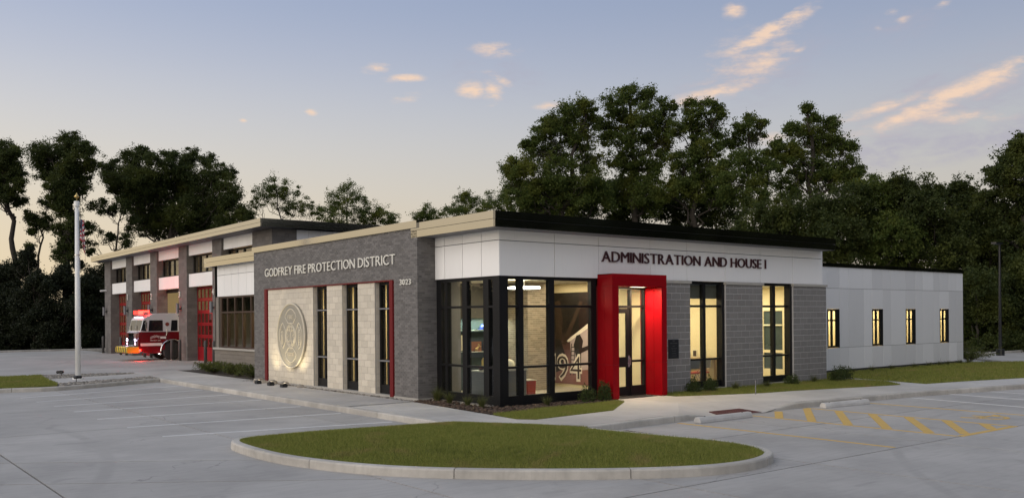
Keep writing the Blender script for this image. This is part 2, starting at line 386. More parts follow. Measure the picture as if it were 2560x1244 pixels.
# ------------------------------------------------------------------ ground, lot, apron, walks, kerbs
LZ = -.15
def mk_soil(name, c1, c2, c3):
    m, nt, b, _ = nodes(name)
    col = mx(nt, sstep(nt, noise(nt, .25, 5, coord='World'), .35, .65), c1, c2)
    col = mx(nt, sstep(nt, noise(nt, 18, 6, .7, coord='World'), .5, .72), col, c3)
    sock(nt, col, b.inputs['Base Color']); b.inputs['Roughness'].default_value = .95
    bump(nt, b, noise(nt, 40, 6, coord='World'), .8, .03); return m
mk_soil('rough_ground', (.018, .022, .010), (.03, .032, .014), (.014, .013, .008))
mk_soil('turf_soil', (.09, .10, .03), (.12, .115, .035), (.06, .06, .022))
mk_soil('mulch_soil', (.045, .035, .026), (.06, .048, .036), (.025, .02, .016))
obj('ground', MB().poly([(-1500,-1500),(1500,-1500),(1500,1500),(-1500,1500)], LZ - .6, LZ - .06), 'rough_ground', kind='structure')
lot = obj('parking_lot', MB().poly([(-60,-60),(60,-60),(60,16),(-60,26)], LZ - .055, LZ - .022), 'joint_dark', kind='structure')
P = [[(-60,-60),(60,-60),(60,16),(-60,26)]]
for x in (-45,-30,-22,-15.5,-11.5,-7.3,-4.25,-1.0): P = split(P, (1, 0), x)
for x in (2.95, 9.2, 16, 24, 34, 46): P = split(P, (1, 0), x)
for y in (-45,-30,-22,-14.2,-10.0): P = split(P, (0, 1), y)
for y in (-6.9,): P = split(P, (0, 1), y, lambda c: c[0] > -1)
for y in (3.3, 9.0, 14.0): P = split(P, (0, 1), y, lambda c: c[0] < -2)
dn = np.array([.585, .811])
for c in (-9.55, -7.4): P = split(P, dn, c, lambda c_: c_[0] < -7.3 and c_[1] < 3.3 and c_[1] > -10)
for p in P: obj('slab', MB().poly(inset(p, .016), LZ - .05, LZ), 'lot_concrete', lot)

# stalls west of the building and east by the entrance
def stripe(parent, a, b, w, mat, z=LZ + .004, name='painted_line', label=None):
    a = np.array(a, float); b = np.array(b, float); t = (b - a) / np.linalg.norm(b - a); n = np.array([-t[1], t[0]]) * w / 2
    o = obj(name, MB().poly([tuple(a - n), tuple(b - n), tuple(b + n), tuple(a + n)], z - .006, z), mat, parent)
    if label: o['label'] = label
    return o
for a, b in (((-8.82,14.29),(-3.2,16.0)),((-8.73,12.3),(-3.2,13.38)),((-8.62,10.31),(-3.2,10.71)),((-8.54,8.18),(-3.2,8.08)),((-8.53,5.73),(-3.2,5.26)),((-8.44,3.36),(-3.2,2.80)),((-8.32,1.11),(-3.2,.14))):
    stripe(lot, a, b, .105, 'white_line')
for a, b in (((11.77,-4.95),(11.0,-9.9)),((13.81,-5.1),(13.1,-10.0)),((15.63,-5.55),(15.2,-10.2)),((18.3,-6.2),(17.8,-10.6)),((20.9,-6.8),(20.4,-11.2))): stripe(lot, a, b, .10, 'white_line')
for a, b in (((1.72,-4.62),(1.76,-9.93)),((4.27,-4.62),(4.19,-9.93)),((6.85,-4.62),(6.74,-9.93)),((9.35,-4.7),(9.2,-9.95))): stripe(lot, a, b, .10, 'yellow_paint')
stripe(lot, (4.24,-9.98), (6.78,-9.98), .14, 'yellow_paint')
for a, b in (((5.55,-4.66),(4.33,-5.55)),((6.72,-4.72),(4.3,-6.48)),((6.72,-5.66),(4.3,-7.42)),((6.72,-6.60),(4.3,-8.36)),((6.72,-7.54),(4.3,-9.30)),((6.70,-8.48),(4.62,-9.90)),((6.70,-9.33),(5.85,-9.90))): stripe(lot, a, b, .20, 'yellow_paint', LZ + .008)
# wheelchair symbol painted in the next stall: head, back, arm, seat, leg and wheel arc
def sym(pts, w=.11):
    for a, b in zip(pts[:-1], pts[1:]): stripe(lot, a, b, w, 'yellow_paint', LZ + .006)
sx, sy = 8.05, -8.75
sym([(sx+.42,sy+.05),(sx+.05,sy+.02),(sx-.30,sy+.10),(sx-.42,sy+.38)]); sym([(sx+.16,sy+.06),(sx+.16,sy+.36)])
sym([(sx+.10+.36*math.cos(t),sy-.1+.36*math.sin(t)) for t in np.linspace(R(150),R(380),9)]); sym([(sx+.56,sy+.02),(sx+.72,sy+.02)],.17)

apron = obj('driveway', MB().poly([(-60,25.0),(-6.1,25.0),(-2.6,24.4),(3.2,24.4),(3.2,60),(-60,62)], -.09, -.03), 'joint_dark', kind='structure')
P = [[(-60,25.0),(-6.2,25.0),(-2.6,24.2),(3.2,24.2),(3.2,59.2),(-60,60.2)]]
for x in (-40,-25,-14,-8.5,-3.0): P = split(P, (1, 0), x)
for y in (28.8, 34.3, 39.8, 45.3, 50.8, 55.5): P = split(P, (0, 1), y)
for p in P: obj('slab', MB().poly(inset(p, .011), -.10, -.004), 'lot_concrete', apron)

walk = obj('sidewalk', MB().poly([(-2.88,24.2),(-2.88,-1.9),(-1.2,-4.3),(-.9,-2.4),(-.6,3.0),(-.62,24.2)], LZ, -.025), 'joint_dark', kind='structure')
for k in range(15):           # west walk
    y0, y1 = 24.2 - k*1.524, 24.2 - (k+1)*1.524
    if k == 14: y1 = 2.96
    xi = -.62 if y0 > 15 else -.88
    obj('paving_slab', MB().poly(inset([(-2.9,y1),(xi,y1),(xi,y0),(-2.9,y0)], .008), LZ, 0), 'walk_concrete', walk)
WK = [[(-2.9,2.96),(-2.9,.9),(-1.08,.9),(-.88,2.96)], [(-2.9,.9),(-2.9,-.8),(-1.26,-.8),(-1.08,.9)], [(-2.9,-.8),(-2.9,-1.75),(-1.95,-3.2),(-1.44,-2.48),(-1.26,-.8)],
      [(-1.95,-3.2),(-1.05,-4.43),(.2,-4.36),(.22,-2.72),(-1.15,-2.86),(-1.44,-2.48)], [(.2,-4.36),(1.62,-4.28),(1.59,-2.59),(.22,-2.72)],
      [(1.62,-4.28),(2.15,-4.28),(4.2,-2.42),(4.2,-.62),(3.65,-.61),(3.49,-1.12),(1.59,-2.59)], [(4.2,-2.42),(5.23,-2.74),(6.46,-1.29),(5.74,-.99),(5.72,-.62),(4.2,-.62)],
      [(5.23,-2.74),(6.9,-4.3),(8.4,-4.40),(8.4,-1.98),(6.46,-1.29)], [(8.4,-4.40),(9.9,-4.5),(9.88,-2.15),(8.4,-1.98)], [(9.9,-4.5),(12.2,-4.7),(12.6,-2.77),(9.88,-2.15)],
      [(12.2,-4.7),(14.5,-5.05),(14.49,-3.15),(12.6,-2.77)], [(14.5,-5.05),(17.2,-5.55),(17.27,-3.78),(15.39,-3.52),(14.49,-3.15)], [(17.2,-5.55),(20.7,-6.25),(20.63,-4.5),(17.27,-3.78)], [(20.7,-6.25),(26,-7.3),(26,-5.7),(20.63,-4.5)], [(26,-7.3),(40,-10),(40,-8.4),(26,-5.7)],
      [(14.49,-3.15),(15.39,-3.52),(16.1,-1.2),(15.77,-1.75),(15.0,-2.6)], [(15.5,-.45),(15.77,-1.75),(16.1,-1.2),(16.35,.08),(15.9,.1)], [(3.8,-.62),(5.58,-.62),(5.58,.05),(3.8,.05)]]
for p in WK: obj('paving_slab', MB().poly(inset(p, .006) if len(p) < 5 else p, LZ, 0), 'walk_concrete', walk)
# kerb ramp: two flares and a sloping middle down to the lot, with the tactile pad
rm = MB(); A, B, C_, D = (2.15,-4.28,0), (4.2,-2.42,0), (5.23,-2.74,0), (6.9,-4.3,0); E_, F_ = (3.35,-4.58,LZ+.012), (5.05,-4.60,LZ+.012)
rm.add([A,B,E_],[(0,2,1)]).add([B,C_,F_,E_],[(0,3,2,1)]).add([C_,D,F_],[(0,2,1)])
obj('kerb_ramp', rm, 'walk_concrete', walk, label='sloping kerb ramp in front of the red portal')
tp = MB(); zt = lambda y: LZ + .012 + (y + 4.59) / 2.0 * .145 + .010
q = [(3.42,-4.52),(5.0,-4.54),(4.92,-3.9),(3.72,-3.88)]
tp.add([(x,y,zt(y)) for x,y in q] + [(x,y,zt(y)-.02) for x,y in q], [(0,1,2,3),(0,4,5,1),(1,5,6,2),(2,6,7,3),(3,7,4,0)])
tac = obj('tactile_pad', tp, 'tactile', walk, label='dark red tactile paving pad in the kerb ramp')
dm = MB()
for i in range(14):
    for j in range(7):
        x = 3.72 + i*.088; y = -4.44 + j*.08; z = zt(y); dm.add([(x-.02,y-.02,z),(x+.02,y-.02,z),(x+.02,y+.02,z),(x-.02,y+.02,z),(x-.01,y-.01,z+.006),(x+.01,y-.01,z+.006),(x+.01,y+.01,z+.006),(x-.01,y+.01,z+.006)],[(4,5,6,7),(0,1,5,4),(1,2,6,5),(2,3,7,6),(3,0,4,7)])
tag(obj('domes', dm, 'tactile', tac), kind='stuff')
obj('flag_walk', MB().poly([(-6.76,18.67),(-2.95,20.35),(-2.95,22.9),(-6.6,21.62)], -.10, -.002), 'walk_concrete', walk, label='concrete strip leading to the flagpole')

def smooth_path(P, n=6, closed=False):
    P = [np.array(p, float) for p in P]; m = len(P); out = []
    rng_ = range(m) if closed else range(m - 1)
    for i in rng_:
        p0, p1, p2, p3 = (P[(i-1) % m], P[i], P[(i+1) % m], P[(i+2) % m]) if closed else (P[max(i-1,0)], P[i], P[i+1], P[min(i+2,m-1)])
        for k in range(n):
            t = k / n; out.append(.5*((2*p1)+(-p0+p2)*t+(2*p0-5*p1+4*p2-p3)*t*t+(-p0+3*p1-3*p2+p3)*t**3))
    if not closed: out.append(P[-1])
    return [tuple(p) for p in out]
def resample(P, step):
    P = np.array(P); d = np.r_[0, np.cumsum(np.linalg.norm(np.diff(P, axis=0), axis=1))]; n = max(2, int(round(d[-1] / step)) + 1); s = np.linspace(0, d[-1], n)
    return np.c_[np.interp(s, d, P[:, 0]), np.interp(s, d, P[:, 1])]
def kerb(path, parent, sec=3.0, top=0.0, w=.16, drop=None):
    """path: outer foot line, the lot on its right-hand side; one object for each cast section"""
    Pt = np.array(path, float); L = np.r_[0, np.cumsum(np.linalg.norm(np.diff(Pt, axis=0), axis=1))]
    ns = max(1, int(round(L[-1] / sec))); cuts = np.linspace(0, L[-1], ns + 1)
    for a, b in zip(cuts[:-1], cuts[1:]):
        q = np.linspace(a, b, max(2, int((b - a) / .22) + 1)); S = np.c_[np.interp(q, L, Pt[:, 0]), np.interp(q, L, Pt[:, 1])]
        e = .15; q0, q1 = np.clip(q - e, 0, L[-1]), np.clip(q + e, 0, L[-1])
        T = np.c_[np.interp(q1, L, Pt[:, 0]) - np.interp(q0, L, Pt[:, 0]), np.interp(q1, L, Pt[:, 1]) - np.interp(q0, L, Pt[:, 1])]
        T /= np.linalg.norm(T, axis=1)[:, None]; N = np.c_[-T[:, 1], T[:, 0]]; ids = range(len(S))   # N points away from the lot
        mb = MB(); rings = []
        for k, i in enumerate(ids):
            g = .007 if k == 0 else (-.007 if k == len(ids) - 1 else 0); p = S[i] + T[i] * g; n = N[i]
            h = top - (drop(S[i]) if drop else 0)
            prof = [(0, LZ - .02), (.006, h - .03), (.022, h - .006), (.045, h), (w, h), (w, LZ - .02)]
            rings.append([(p[0] + n[0]*o, p[1] + n[1]*o, z) for o, z in prof])
        vs = [q for r in rings for q in r]; m = len(rings[0]); fs = []
        for r in range(len(rings) - 1):
            for k in range(m): fs.append((r*m + k, (r+1)*m + k, (r+1)*m + (k+1) % m, r*m + (k+1) % m))
        fs += [tuple(range(m)), tuple((len(rings)-1)*m + m - 1 - k for k in range(m))]
        obj('kerb_section', mb.add(vs, [f[::-1] for f in fs]), 'kerb_concrete', parent)
kr = obj('kerb', bx(-3.0,-2.95,10,10.05,LZ-.04,LZ-.03), 'kerb_concrete', kind='structure')
dr = lambda p: .138 * max(0, min(1, (p[0]-2.2)/1.0)) * max(0, min(1, (6.5-p[0])/1.2))
kerb([(-3.05,18.9),(-3.05,-1.85)], kr)
kerb([(-1.2,-4.62),(2,-4.45),(7.8,-4.55),(12.35,-4.88),(17.4,-5.75),(26,-7.45),(40,-10.2)], kr, drop=dr)
kerb(smooth_path([(-30,17.3),(-14,17.2),(-9.03,17.05),(-7.25,16.75),(-4.5,18.05),(-3.05,18.75)], 4), kr)
ISL = [(-3.1,-1.75),(-5.0,-1.42),(-6.6,-1.18),(-7.45,-1.22),(-7.85,-1.6),(-7.98,-2.5),(-7.92,-4.05),(-7.52,-5.5),(-6.98,-6.55),(-6.15,-7.55),(-5.25,-8.38),(-4.25,-9.12),(-3.4,-9.57),(-2.6,-9.76),(-1.9,-9.70),(-1.25,-9.4),(-.80,-8.75),(-.68,-7.8),(-.95,-6.4),(-1.2,-4.72)]
islp = smooth_path(ISL, 6)
kerb(islp, kr, sec=2.6)
kerb([(-2.6,60.9),(4.6,60.0),(16,58.6)], kr, sec=4, top=.10)
kerb([(-60,62.0),(-20,61.5),(-2.6,60.9)], kr, sec=6, top=.10)
isl_in = [tuple(p) for p in islp] 
def fill(poly, z0, z1, name, mat, **k): return obj(name, MB().poly(poly[::-1] if sum((poly[i-1][0]*poly[i][1]-poly[i][0]*poly[i-1][1]) for i in range(len(poly))) < 0 else poly, z0, z1), mat, **k)
# lawns and beds: soil sheets, then real blades
isl_core = smooth_path(ISL, 6); ctr = np.mean(isl_core, axis=0)
S_ = np.array(isl_core); T_ = np.gradient(S_, axis=0); T_ /= np.linalg.norm(T_, axis=1)[:, None]; isl_g = [tuple(p) for p in (S_ + np.c_[-T_[:, 1], T_[:, 0]] * .165)]
LAWN_I = isl_g + [(-1.12,-4.62),(-2.85,-1.95)]
LAWN_SW = [(-1.44,-2.48),(-1.15,-2.86),(.22,-2.72),(1.59,-2.59),(3.49,-1.12),(3.56,-.75),(2.4,-.95),(.6,-1.0),(-.35,-1.2),(-1.15,-1.2)]
BED_SW = [(-.88,2.96),(-1.15,-1.2),(-.35,-1.2),(.6,-1.0),(2.4,-.95),(3.56,-.75),(3.56,.0),(0,0),(0,3.05),(-.6,3.05)]
LAWN_SE = [(5.72,-.72),(5.74,-.99),(6.46,-1.29),(8.4,-1.98),(9.88,-2.15),(12.6,-2.77),(14.49,-3.15),(15.0,-2.6),(15.77,-1.75),(15.5,-.45),(14.95,-.02),(5.9,-.02)]
LAWN_E = [(16.1,-1.2),(15.39,-3.52),(17.27,-3.78),(20.63,-4.5),(26,-5.7),(40,-8.4),(42,-2),(33.5,-.2),(30.3,1.9),(29.8,2.0),(15.2,2.0),(15.2,.1),(16.35,.08)]
LAWN_W = [(-30,17.6),(-14,17.5),(-9.03,17.3),(-7.2,17.05),(-6.85,18.6),(-6.6,21.62),(-6.25,24.9),(-30,24.9)]
GRAV_N = [(-6.25,24.9),(-6.6,21.66),(-2.98,22.95),(-2.6,23.6),(-3.6,24.25)]
GRAV_S = [(-7.1,17.05),(-6.9,17.0),(-4.5,18.3),(-3.1,19.0),(-2.95,20.3),(-6.76,18.63)]
GRAV_W = [(-.62,14.95),(-.62,3.0),(-.88,2.96),(-.88,14.2),(-1.25,14.95)]
for nm, p, z, mt_ in (('lawn',LAWN_SW,-.012,'turf_soil'),('planting_bed',BED_SW,-.015,'mulch_soil'),('lawn',LAWN_SE,-.012,'turf_soil'),('lawn',LAWN_E,-.012,'turf_soil'),('lawn',LAWN_W,-.012,'turf_soil'),('gravel_bed',GRAV_N,-.03,'mulch_soil'),('gravel_bed',GRAV_S,-.03,'mulch_soil'),('gravel_bed',GRAV_W,-.035,'mulch_soil'),('planting_bed',[(1.2,24.2),(-.6,24.2),(-.6,14.97),(1.2,14.97)],-.012,'mulch_soil')):
    fill(p, LZ - .05, z, nm, mt_, kind='structure')
# the island is slightly mounded: concentric rings
def mound(x, y, poly=np.array(LAWN_I), h=.17):
    d = np.full(len(x), 9.); n = len(poly)
    for i in range(n):
        a, b = poly[i], poly[(i+1) % n]; ab = b - a; L2 = ab @ ab + 1e-12; t = np.clip(((x-a[0])*ab[0]+(y-a[1])*ab[1])/L2, 0, 1)
        d = np.minimum(d, np.hypot(x-a[0]-t*ab[0], y-a[1]-t*ab[1]))
    s = np.clip(d / 1.6, 0, 1); return -.03 + h * (s*s*(3-2*s))
rings = [np.array(LAWN_I) * (1-k) + np.array((-4.0,-5.2)) * k for k in np.linspace(0, .97, 12)]
mv = np.vstack([np.c_[r, mound(r[:,0], r[:,1]) - .01] for r in rings]); m_ = len(LAWN_I)
mb = MB(); mb.add(mv, [(r*m_+i, r*m_+(i+1)%m_, (r+1)*m_+(i+1)%m_, (r+1)*m_+i) for r in range(11) for i in range(m_)] + [tuple(11*m_+i for i in range(m_))])
obj('lawn', mb, 'turf_soil', kind='structure', smooth=True)

def grass_mat():
    m, nt, b, out = nodes('grass_blades')
    g = nt.nodes.new('ShaderNodeNewGeometry')
    c = mx(nt, g.outputs['Random Per Island'], (.17, .21, .04), (.32, .32, .085))
    c = mx(nt, sstep(nt, noise(nt, .85, 5, .6, coord='World', dist=.6), .52, .74), c, (.34, .27, .11))
    c = mx(nt, mt(nt, 'MULTIPLY', sstep(nt, noise(nt, .6, 6, .7, stretch=(1, 2.2, 1), coord='World', dist=1.0), .50, .70), .55), c, (.13, .16, .035))
    sock(nt, c, b.inputs['Base Color']); b.inputs['Roughness'].default_value = .7; b.inputs['Specular IOR Level'].default_value = .2
    tr = nt.nodes.new('ShaderNodeBsdfTranslucent'); nt.links.new(c, tr.inputs[0]); x = nt.nodes.new('ShaderNodeMixShader'); x.inputs[0].default_value = .3
    nt.links.new(b.outputs[0], x.inputs[1]); nt.links.new(tr.outputs[0], x.inputs[2]); nt.links.new(x.outputs[0], out.inputs[0])
grass_mat()
def blades(p, z, h0, h1, w, lean=.5):
    n = len(p); a = rng.random(n) * 2*math.pi; h = h0 + (h1-h0) * rng.random(n)**1.5; ln = lean * h * (.3 + rng.random(n)); b = rng.random(n) * 2*math.pi
    ux, uy = np.cos(a)*w, np.sin(a)*w
    v = np.empty((n, 3, 3)); v[:,0] = np.c_[p[:,0]-ux, p[:,1]-uy, z]; v[:,1] = np.c_[p[:,0]+ux, p[:,1]+uy, z]; v[:,2] = np.c_[p[:,0]+np.cos(b)*ln, p[:,1]+np.sin(b)*ln, z+h]
    return v.reshape(-1, 3), np.arange(n*3).reshape(-1, 3)
def lawn_grass(poly, dens, h0=.03, h1=.085, w=.006, zf=None, lean=.6):
    p = scatter(poly, dens); z = zf(p[:,0], p[:,1]) if zf else np.full(len(p), -.014)
    v, f = blades(p, z, h0, h1, w, lean); o = obj('grass', np_mesh('grass', v, f, 'grass_blades'), None, kind='stuff'); return o
tag(lawn_grass(LAWN_I, 6500, h0=.025, h1=.075, w=.0045, zf=mound), 'mown green grass on the kerbed island in the foreground', 'grass')
tag(lawn_grass(LAWN_SW, 3500), 'dark strip of lawn below the corner glazing', 'grass')
tag(lawn_grass(LAWN_SE, 2200, h1=.10), 'yellow green lawn strip right of the red portal', 'grass')
tag(lawn_grass(LAWN_E, 420, h0=.04, h1=.10, w=.014), 'lawn in front of the low white wing', 'grass')
tag(lawn_grass([(-12,17.4),(-9.03,17.3),(-7.2,17.05),(-6.85,18.6),(-6.6,21.62),(-6.25,24.9),(-12,24.9)], 900, h1=.10, w=.011), 'lawn beside the flagpole gravel', 'grass')
# ------------------------------------------------------------------ the fire station
fs = thing('fire_station', 'one-storey fire station with grey brick, white panels, red portal and engine bays', 'building')
def wallbox(name, b, mat, parent=fs, **k): return obj(name, bx(*b), mat, parent, **k)
def block_mesh(name, L, H, D, mat, ch=.004):
    """a masonry unit: front face chamfered, front towards -y, origin at the lower left front corner"""
    mb = MB(); mb.add([(0,ch,0),(L,ch,0),(L,ch,H),(0,ch,H),(ch,0,ch),(L-ch,0,ch),(L-ch,0,H-ch),(ch,0,H-ch),(0,D,0),(L,D,0),(L,D,H),(0,D,H)],
        [(4,5,6,7),(0,1,5,4),(1,2,6,5),(2,3,7,6),(3,0,4,7),(0,8,9,1),(1,9,10,2),(2,10,11,3),(3,11,8,0)])
    return mb.mesh(name, mat)
BM = {}
def masonry(parent, u0, u1, z0, z1, L, H, D, g, mat, place, name='block', skip=None, bond=.5, off=0.0):
    """lay units in running bond between u0..u1; place(u) -> (location, rotation) in the world"""
    row = 0; z = z0
    while z < z1 - .02:
        h = min(H, z1 - z) ; start = u0 - (bond * L if row % 2 else 0) - off
        u = start
        while u < u1 - .01:
            a, b = max(u, u0), min(u + L, u1)
            if b - a > .03 and not (skip and skip(a, b, z, z + h)):
                key = (mat, round(b-a-g, 3), round(h-g, 3), D)
                if key not in BM: BM[key] = block_mesh(name, b-a-g, h-g, D, mat)
                o = link(bpy.data.objects.new(name, BM[key]), parent); o.location, o.rotation_euler = place(a + g/2, z + g/2)
            u += L
        z += H; row += 1
def bricks_mesh(u0, u1, z0, z1, L, H, D, g, put, skip=None):
    mb = MB(); row = 0; z = z0
    while z < z1 - .01:
        h = min(H, z1 - z); u = u0 - (.5 * L if row % 2 else 0)
        while u < u1 - .005:
            a, b = max(u, u0) + g/2, min(u + L, u1) - g/2
            if b - a > .02 and not (skip and skip(a, b, z, z + h)):
                d = random.uniform(-.0015, .0015); zz0, zz1 = z + g/2, z + h - g/2
                vs = [(a,d,zz0),(b,d,zz0),(b,d,zz1),(a,d,zz1),(a,D,zz0),(b,D,zz0),(b,D,zz1),(a,D,zz1)]
                mb.add([put(*p) for p in vs], [(0,1,2,3),(0,4,5,1),(1,5,6,2),(2,6,7,3),(3,7,4,0)])
            u += L
        z += H; row += 1
    return mb
# local frames: a west face runs along -y (u grows to the right as seen), a south face along +x
def west(x, y1): return lambda u, z: ((x, y1 - u, z), (0, 0, -math.pi/2))
def south(y, x0): return lambda u, z: ((x0 + u, y, z), (0, 0, 0))
def pw(x, y1): return lambda u, d, z: (x + d, y1 - u, z)
def ps(y, x0): return lambda u, d, z: (x0 + u, y + d, z)

# --- brick wall with the emblem panel and three slot windows (west face x = -.60, y 14.95 .. 3.07)
bw = obj('brick_wall', MB().box(-.592,-.20,13.85,14.95,.06,4.93).box(-.592,-.20,3.078,4.38,.06,4.93).box(-.592,-.20,4.38,13.85,3.50,4.93).box(-.20,.9,3.078,3.30,.06,4.93).box(-.2,1.2,14.75,14.945,.06,4.93), 'brick_mortar', fs, label='dark grey brick wall with recessed mortar joints')
wallbox('brick_ledge', (-.625,-.1,3.045,14.97,-.2,.058), 'cast_stone')
hole = lambda a, b, z0, z1: (14.95 - b < 13.85 and 14.95 - a > 4.38 and z0 < 3.50)
def near(a, b, z0, z1): return hole(a, b, z0, z1) or 14.95 - a < 3.90
def far(a, b, z0, z1): return hole(a, b, z0, z1) or 14.95 - a >= 3.90
BL, BH = .2032, .0677
masonry(bw, 0, 11.88, .06, 4.93, BL, BH, .05, .010, 'dark_brick', west(-.60, 14.95), 'brick', far)
tag(obj('bricks', bricks_mesh(0, 11.88, .06, 4.93, BL, BH, .05, .010, pw(-.60, 14.95), near), 'dark_brick', bw), kind='stuff')
tag(obj('bricks', bricks_mesh(0, .60, .06, 4.93, BL, BH, .05, .010, ps(3.07, -.55)), 'dark_brick', bw), kind='stuff')
wallbox('coping', (-.66,.2,3.01,15.0,4.93,5.14), 'fascia_metal', label='metal coping on top of the brick wall')
wallbox('roof', (-.19,14.7,3.42,14.72,4.55,4.72), 'roof_membrane'); wallbox('roof', (4.05,14.7,14.74,21.5,4.55,4.72), 'roof_membrane')
# red metal surround
sur = obj('red_surround', MB().box(-.65,-.55,13.62,13.845,.02,3.46).box(-.65,-.55,4.385,4.57,.02,3.46).box(-.65,-.45,4.385,13.845,3.4602,3.495), 'red_trim', fs, label='dark red metal frame round the pale block panel')
# pale block panel and piers
def pale(y1, y0, depth_in):
    w = obj('pale_block_wall', bx(-.594, -.25, y0+.004, y1-.004, .04, 3.455), 'light_mortar', fs)
    masonry(w, 0, y1-y0, .04, 3.455, .4064, .2032, .05, .009, 'light_block', west(-.604, y1))
    masonry(w, 0, .16, .04, 3.455, .4064, .2032, .004, .009, 'light_block', south(y0, -.554)) if depth_in else None
    return w
pale(13.595, 9.78, True); pale(8.74, 7.65, True); pale(6.60, 5.52, True)
WIN_N = 0
def window(rects, frame, glass_rects, fmat='dark_frame', gmat='clear_glass', label=None, name='window'):
    mb = MB()
    for r in rects: mb.box(*r)
    w = obj(name, mb, fmat, fs)
    if label: w['label'] = label
    for r in glass_rects: obj('pane', bx(*r), gmat, w)
    return w
for (ya, yb) in ((9.78, 8.74), (7.65, 6.60), (5.52, 4.58)):
    x = -.44; ym = (ya + yb) / 2 - .02; H = [(.03, .33), (1.02, 1.10), (2.62, 2.68), (3.37, 3.455)]
    rs = [(x, x+.17, ya-.001, ya-.09, .03, 3.455), (x, x+.17, yb+.001, yb+.09, .03, 3.455)]
    rs += [(x+.002, x+.168, ya-.09, yb+.09, a, b) for a, b in H]
    zs = [(.33, 1.02), (1.10, 2.62), (2.68, 3.37)]
    rs += [(x+.004, x+.166, ym+.05, ym-.05, a, b) for a, b in zs]
    gl = [(x+.05, x+.062, c, d, a, b) for a, b in zs for c, d in ((ya-.09, ym+.05), (ym-.05, yb+.09))]
    w = window(rs, None, gl)
    obj('transom_bar', bx(x-.09, x, ya-.10, yb+.10, 1.045, 1.085), 'stainless' if False else 'grey_plastic', w); obj('transom_bar', bx(x-.09, x, ya-.10, yb+.10, 2.63, 2.67), 'grey_plastic', w)
# --- corner glazing, white panels above it
def panels(parent, us, zs, place, thick, mat, g=.018, name='panel'):
    for a, b in zip(us[:-1], us[1:]):
        for c, d in zip(zs[:-1], zs[1:]):
            key = ('p', mat, round(b-a,3), round(d-c,3), thick)
            if key not in BM: BM[key] = block_mesh(name, b-a-g, d-c-g, thick, mat, .002)
            o = link(bpy.data.objects.new(name, BM[key]), parent); o.location, o.rotation_euler = place(a + g/2, c + g/2)
aw = obj('panel_wall', MB().box(.02,.30,.02,3.06,3.47,4.70).box(.02,14.78,.02,.30,3.47,4.70).box(14.5,14.79,.3,3.2,.0,4.70), 'panel_gap', fs, label='white fibre cement panels above the glazing')
panels(aw, [0, .50, 1.39, 2.28, 3.065], [3.45, 4.40, 4.72], west(.0, 3.065), .02, 'white_panel')
panels(aw, [0.0,1.93,3.61,5.74,7.41,9.28,11.14,12.99,14.80], [3.45, 4.39, 4.72], south(.0, .0), .02, 'white_panel')
wallbox('panel_return', (14.795,14.82,.0,3.0,3.46,4.70), 'white_panel')
obj('soffit', bx(-.56,14.66,-.56,.3,4.66,4.70), 'soffit', fs); obj('soffit', bx(-.56,.3,.3,3.4,4.661,4.70), 'soffit', fs)
ro = obj('roof', bx(-.5,14.6,-.5,3.38,4.72,5.0), 'roof_membrane', fs)
for nm, b in (('fascia',(-.58,14.72,-.60,-.56,4.665,4.862)),('fascia',(-.58,14.72,-.61,-.565,4.872,5.075)),('fascia',(-.60,-.56,-.56,3.4,4.665,4.862)),('fascia',(-.61,-.565,-.565,3.4,4.872,5.075)),('fascia',(14.68,14.72,-.56,14.7,4.665,4.862)),('fascia',(14.685,14.73,-.565,14.7,4.872,5.075))):
    obj(nm, bx(*b), 'fascia_metal', ro)
# glazing: x = .05 plane on the west, y = .05 plane on the south
def glaze_w(ys, bars):      # mullion spans and glass between, west side
    pass
zb = [(.0,.26),(.985,1.045),(2.62,2.68),(3.37,3.455)]; zo = [(.26,.985),(1.045,2.62),(2.68,3.37)]
wy = [(3.065,2.82),(2.64,2.53),(1.78,1.56),(.79,.55)]           # mullions, west
rs = [(.05,.20,a,b,.0,3.455) for a, b in wy] + [(.052,.198,c,d,a,b) for a, b in zb for c, d in ((2.82,2.64),(2.53,1.78),(1.56,.79),(.55,.30))]
gl = [(.10,.112,c,d,a,b) for a, b in zo for c, d in ((2.82,2.64),(2.53,1.78),(1.56,.79),(.55,.30))]
window(rs, None, gl, label='tall black framed glazing on the west side of the corner')
wallbox('corner_post', (.0,.285,.0,.30,.0,3.458), 'dark_frame', label='black corner post of the glazing')
sxm = [(.69,.85),(1.77,1.95),(3.34,3.54)]
ops = [(.285,.69),(.85,1.77),(1.95,3.34)]
rs = [(a,b,.05,.20,.0,3.455) for a, b in sxm] + [(c,d,.052,.198,a,b) for a, b in zb for c, d in ops]
gl = [(c,d,.10,.112,a,b) for a, b in zo for c, d in ops]
window(rs, None, gl, label='tall black framed glazing left of the red portal')
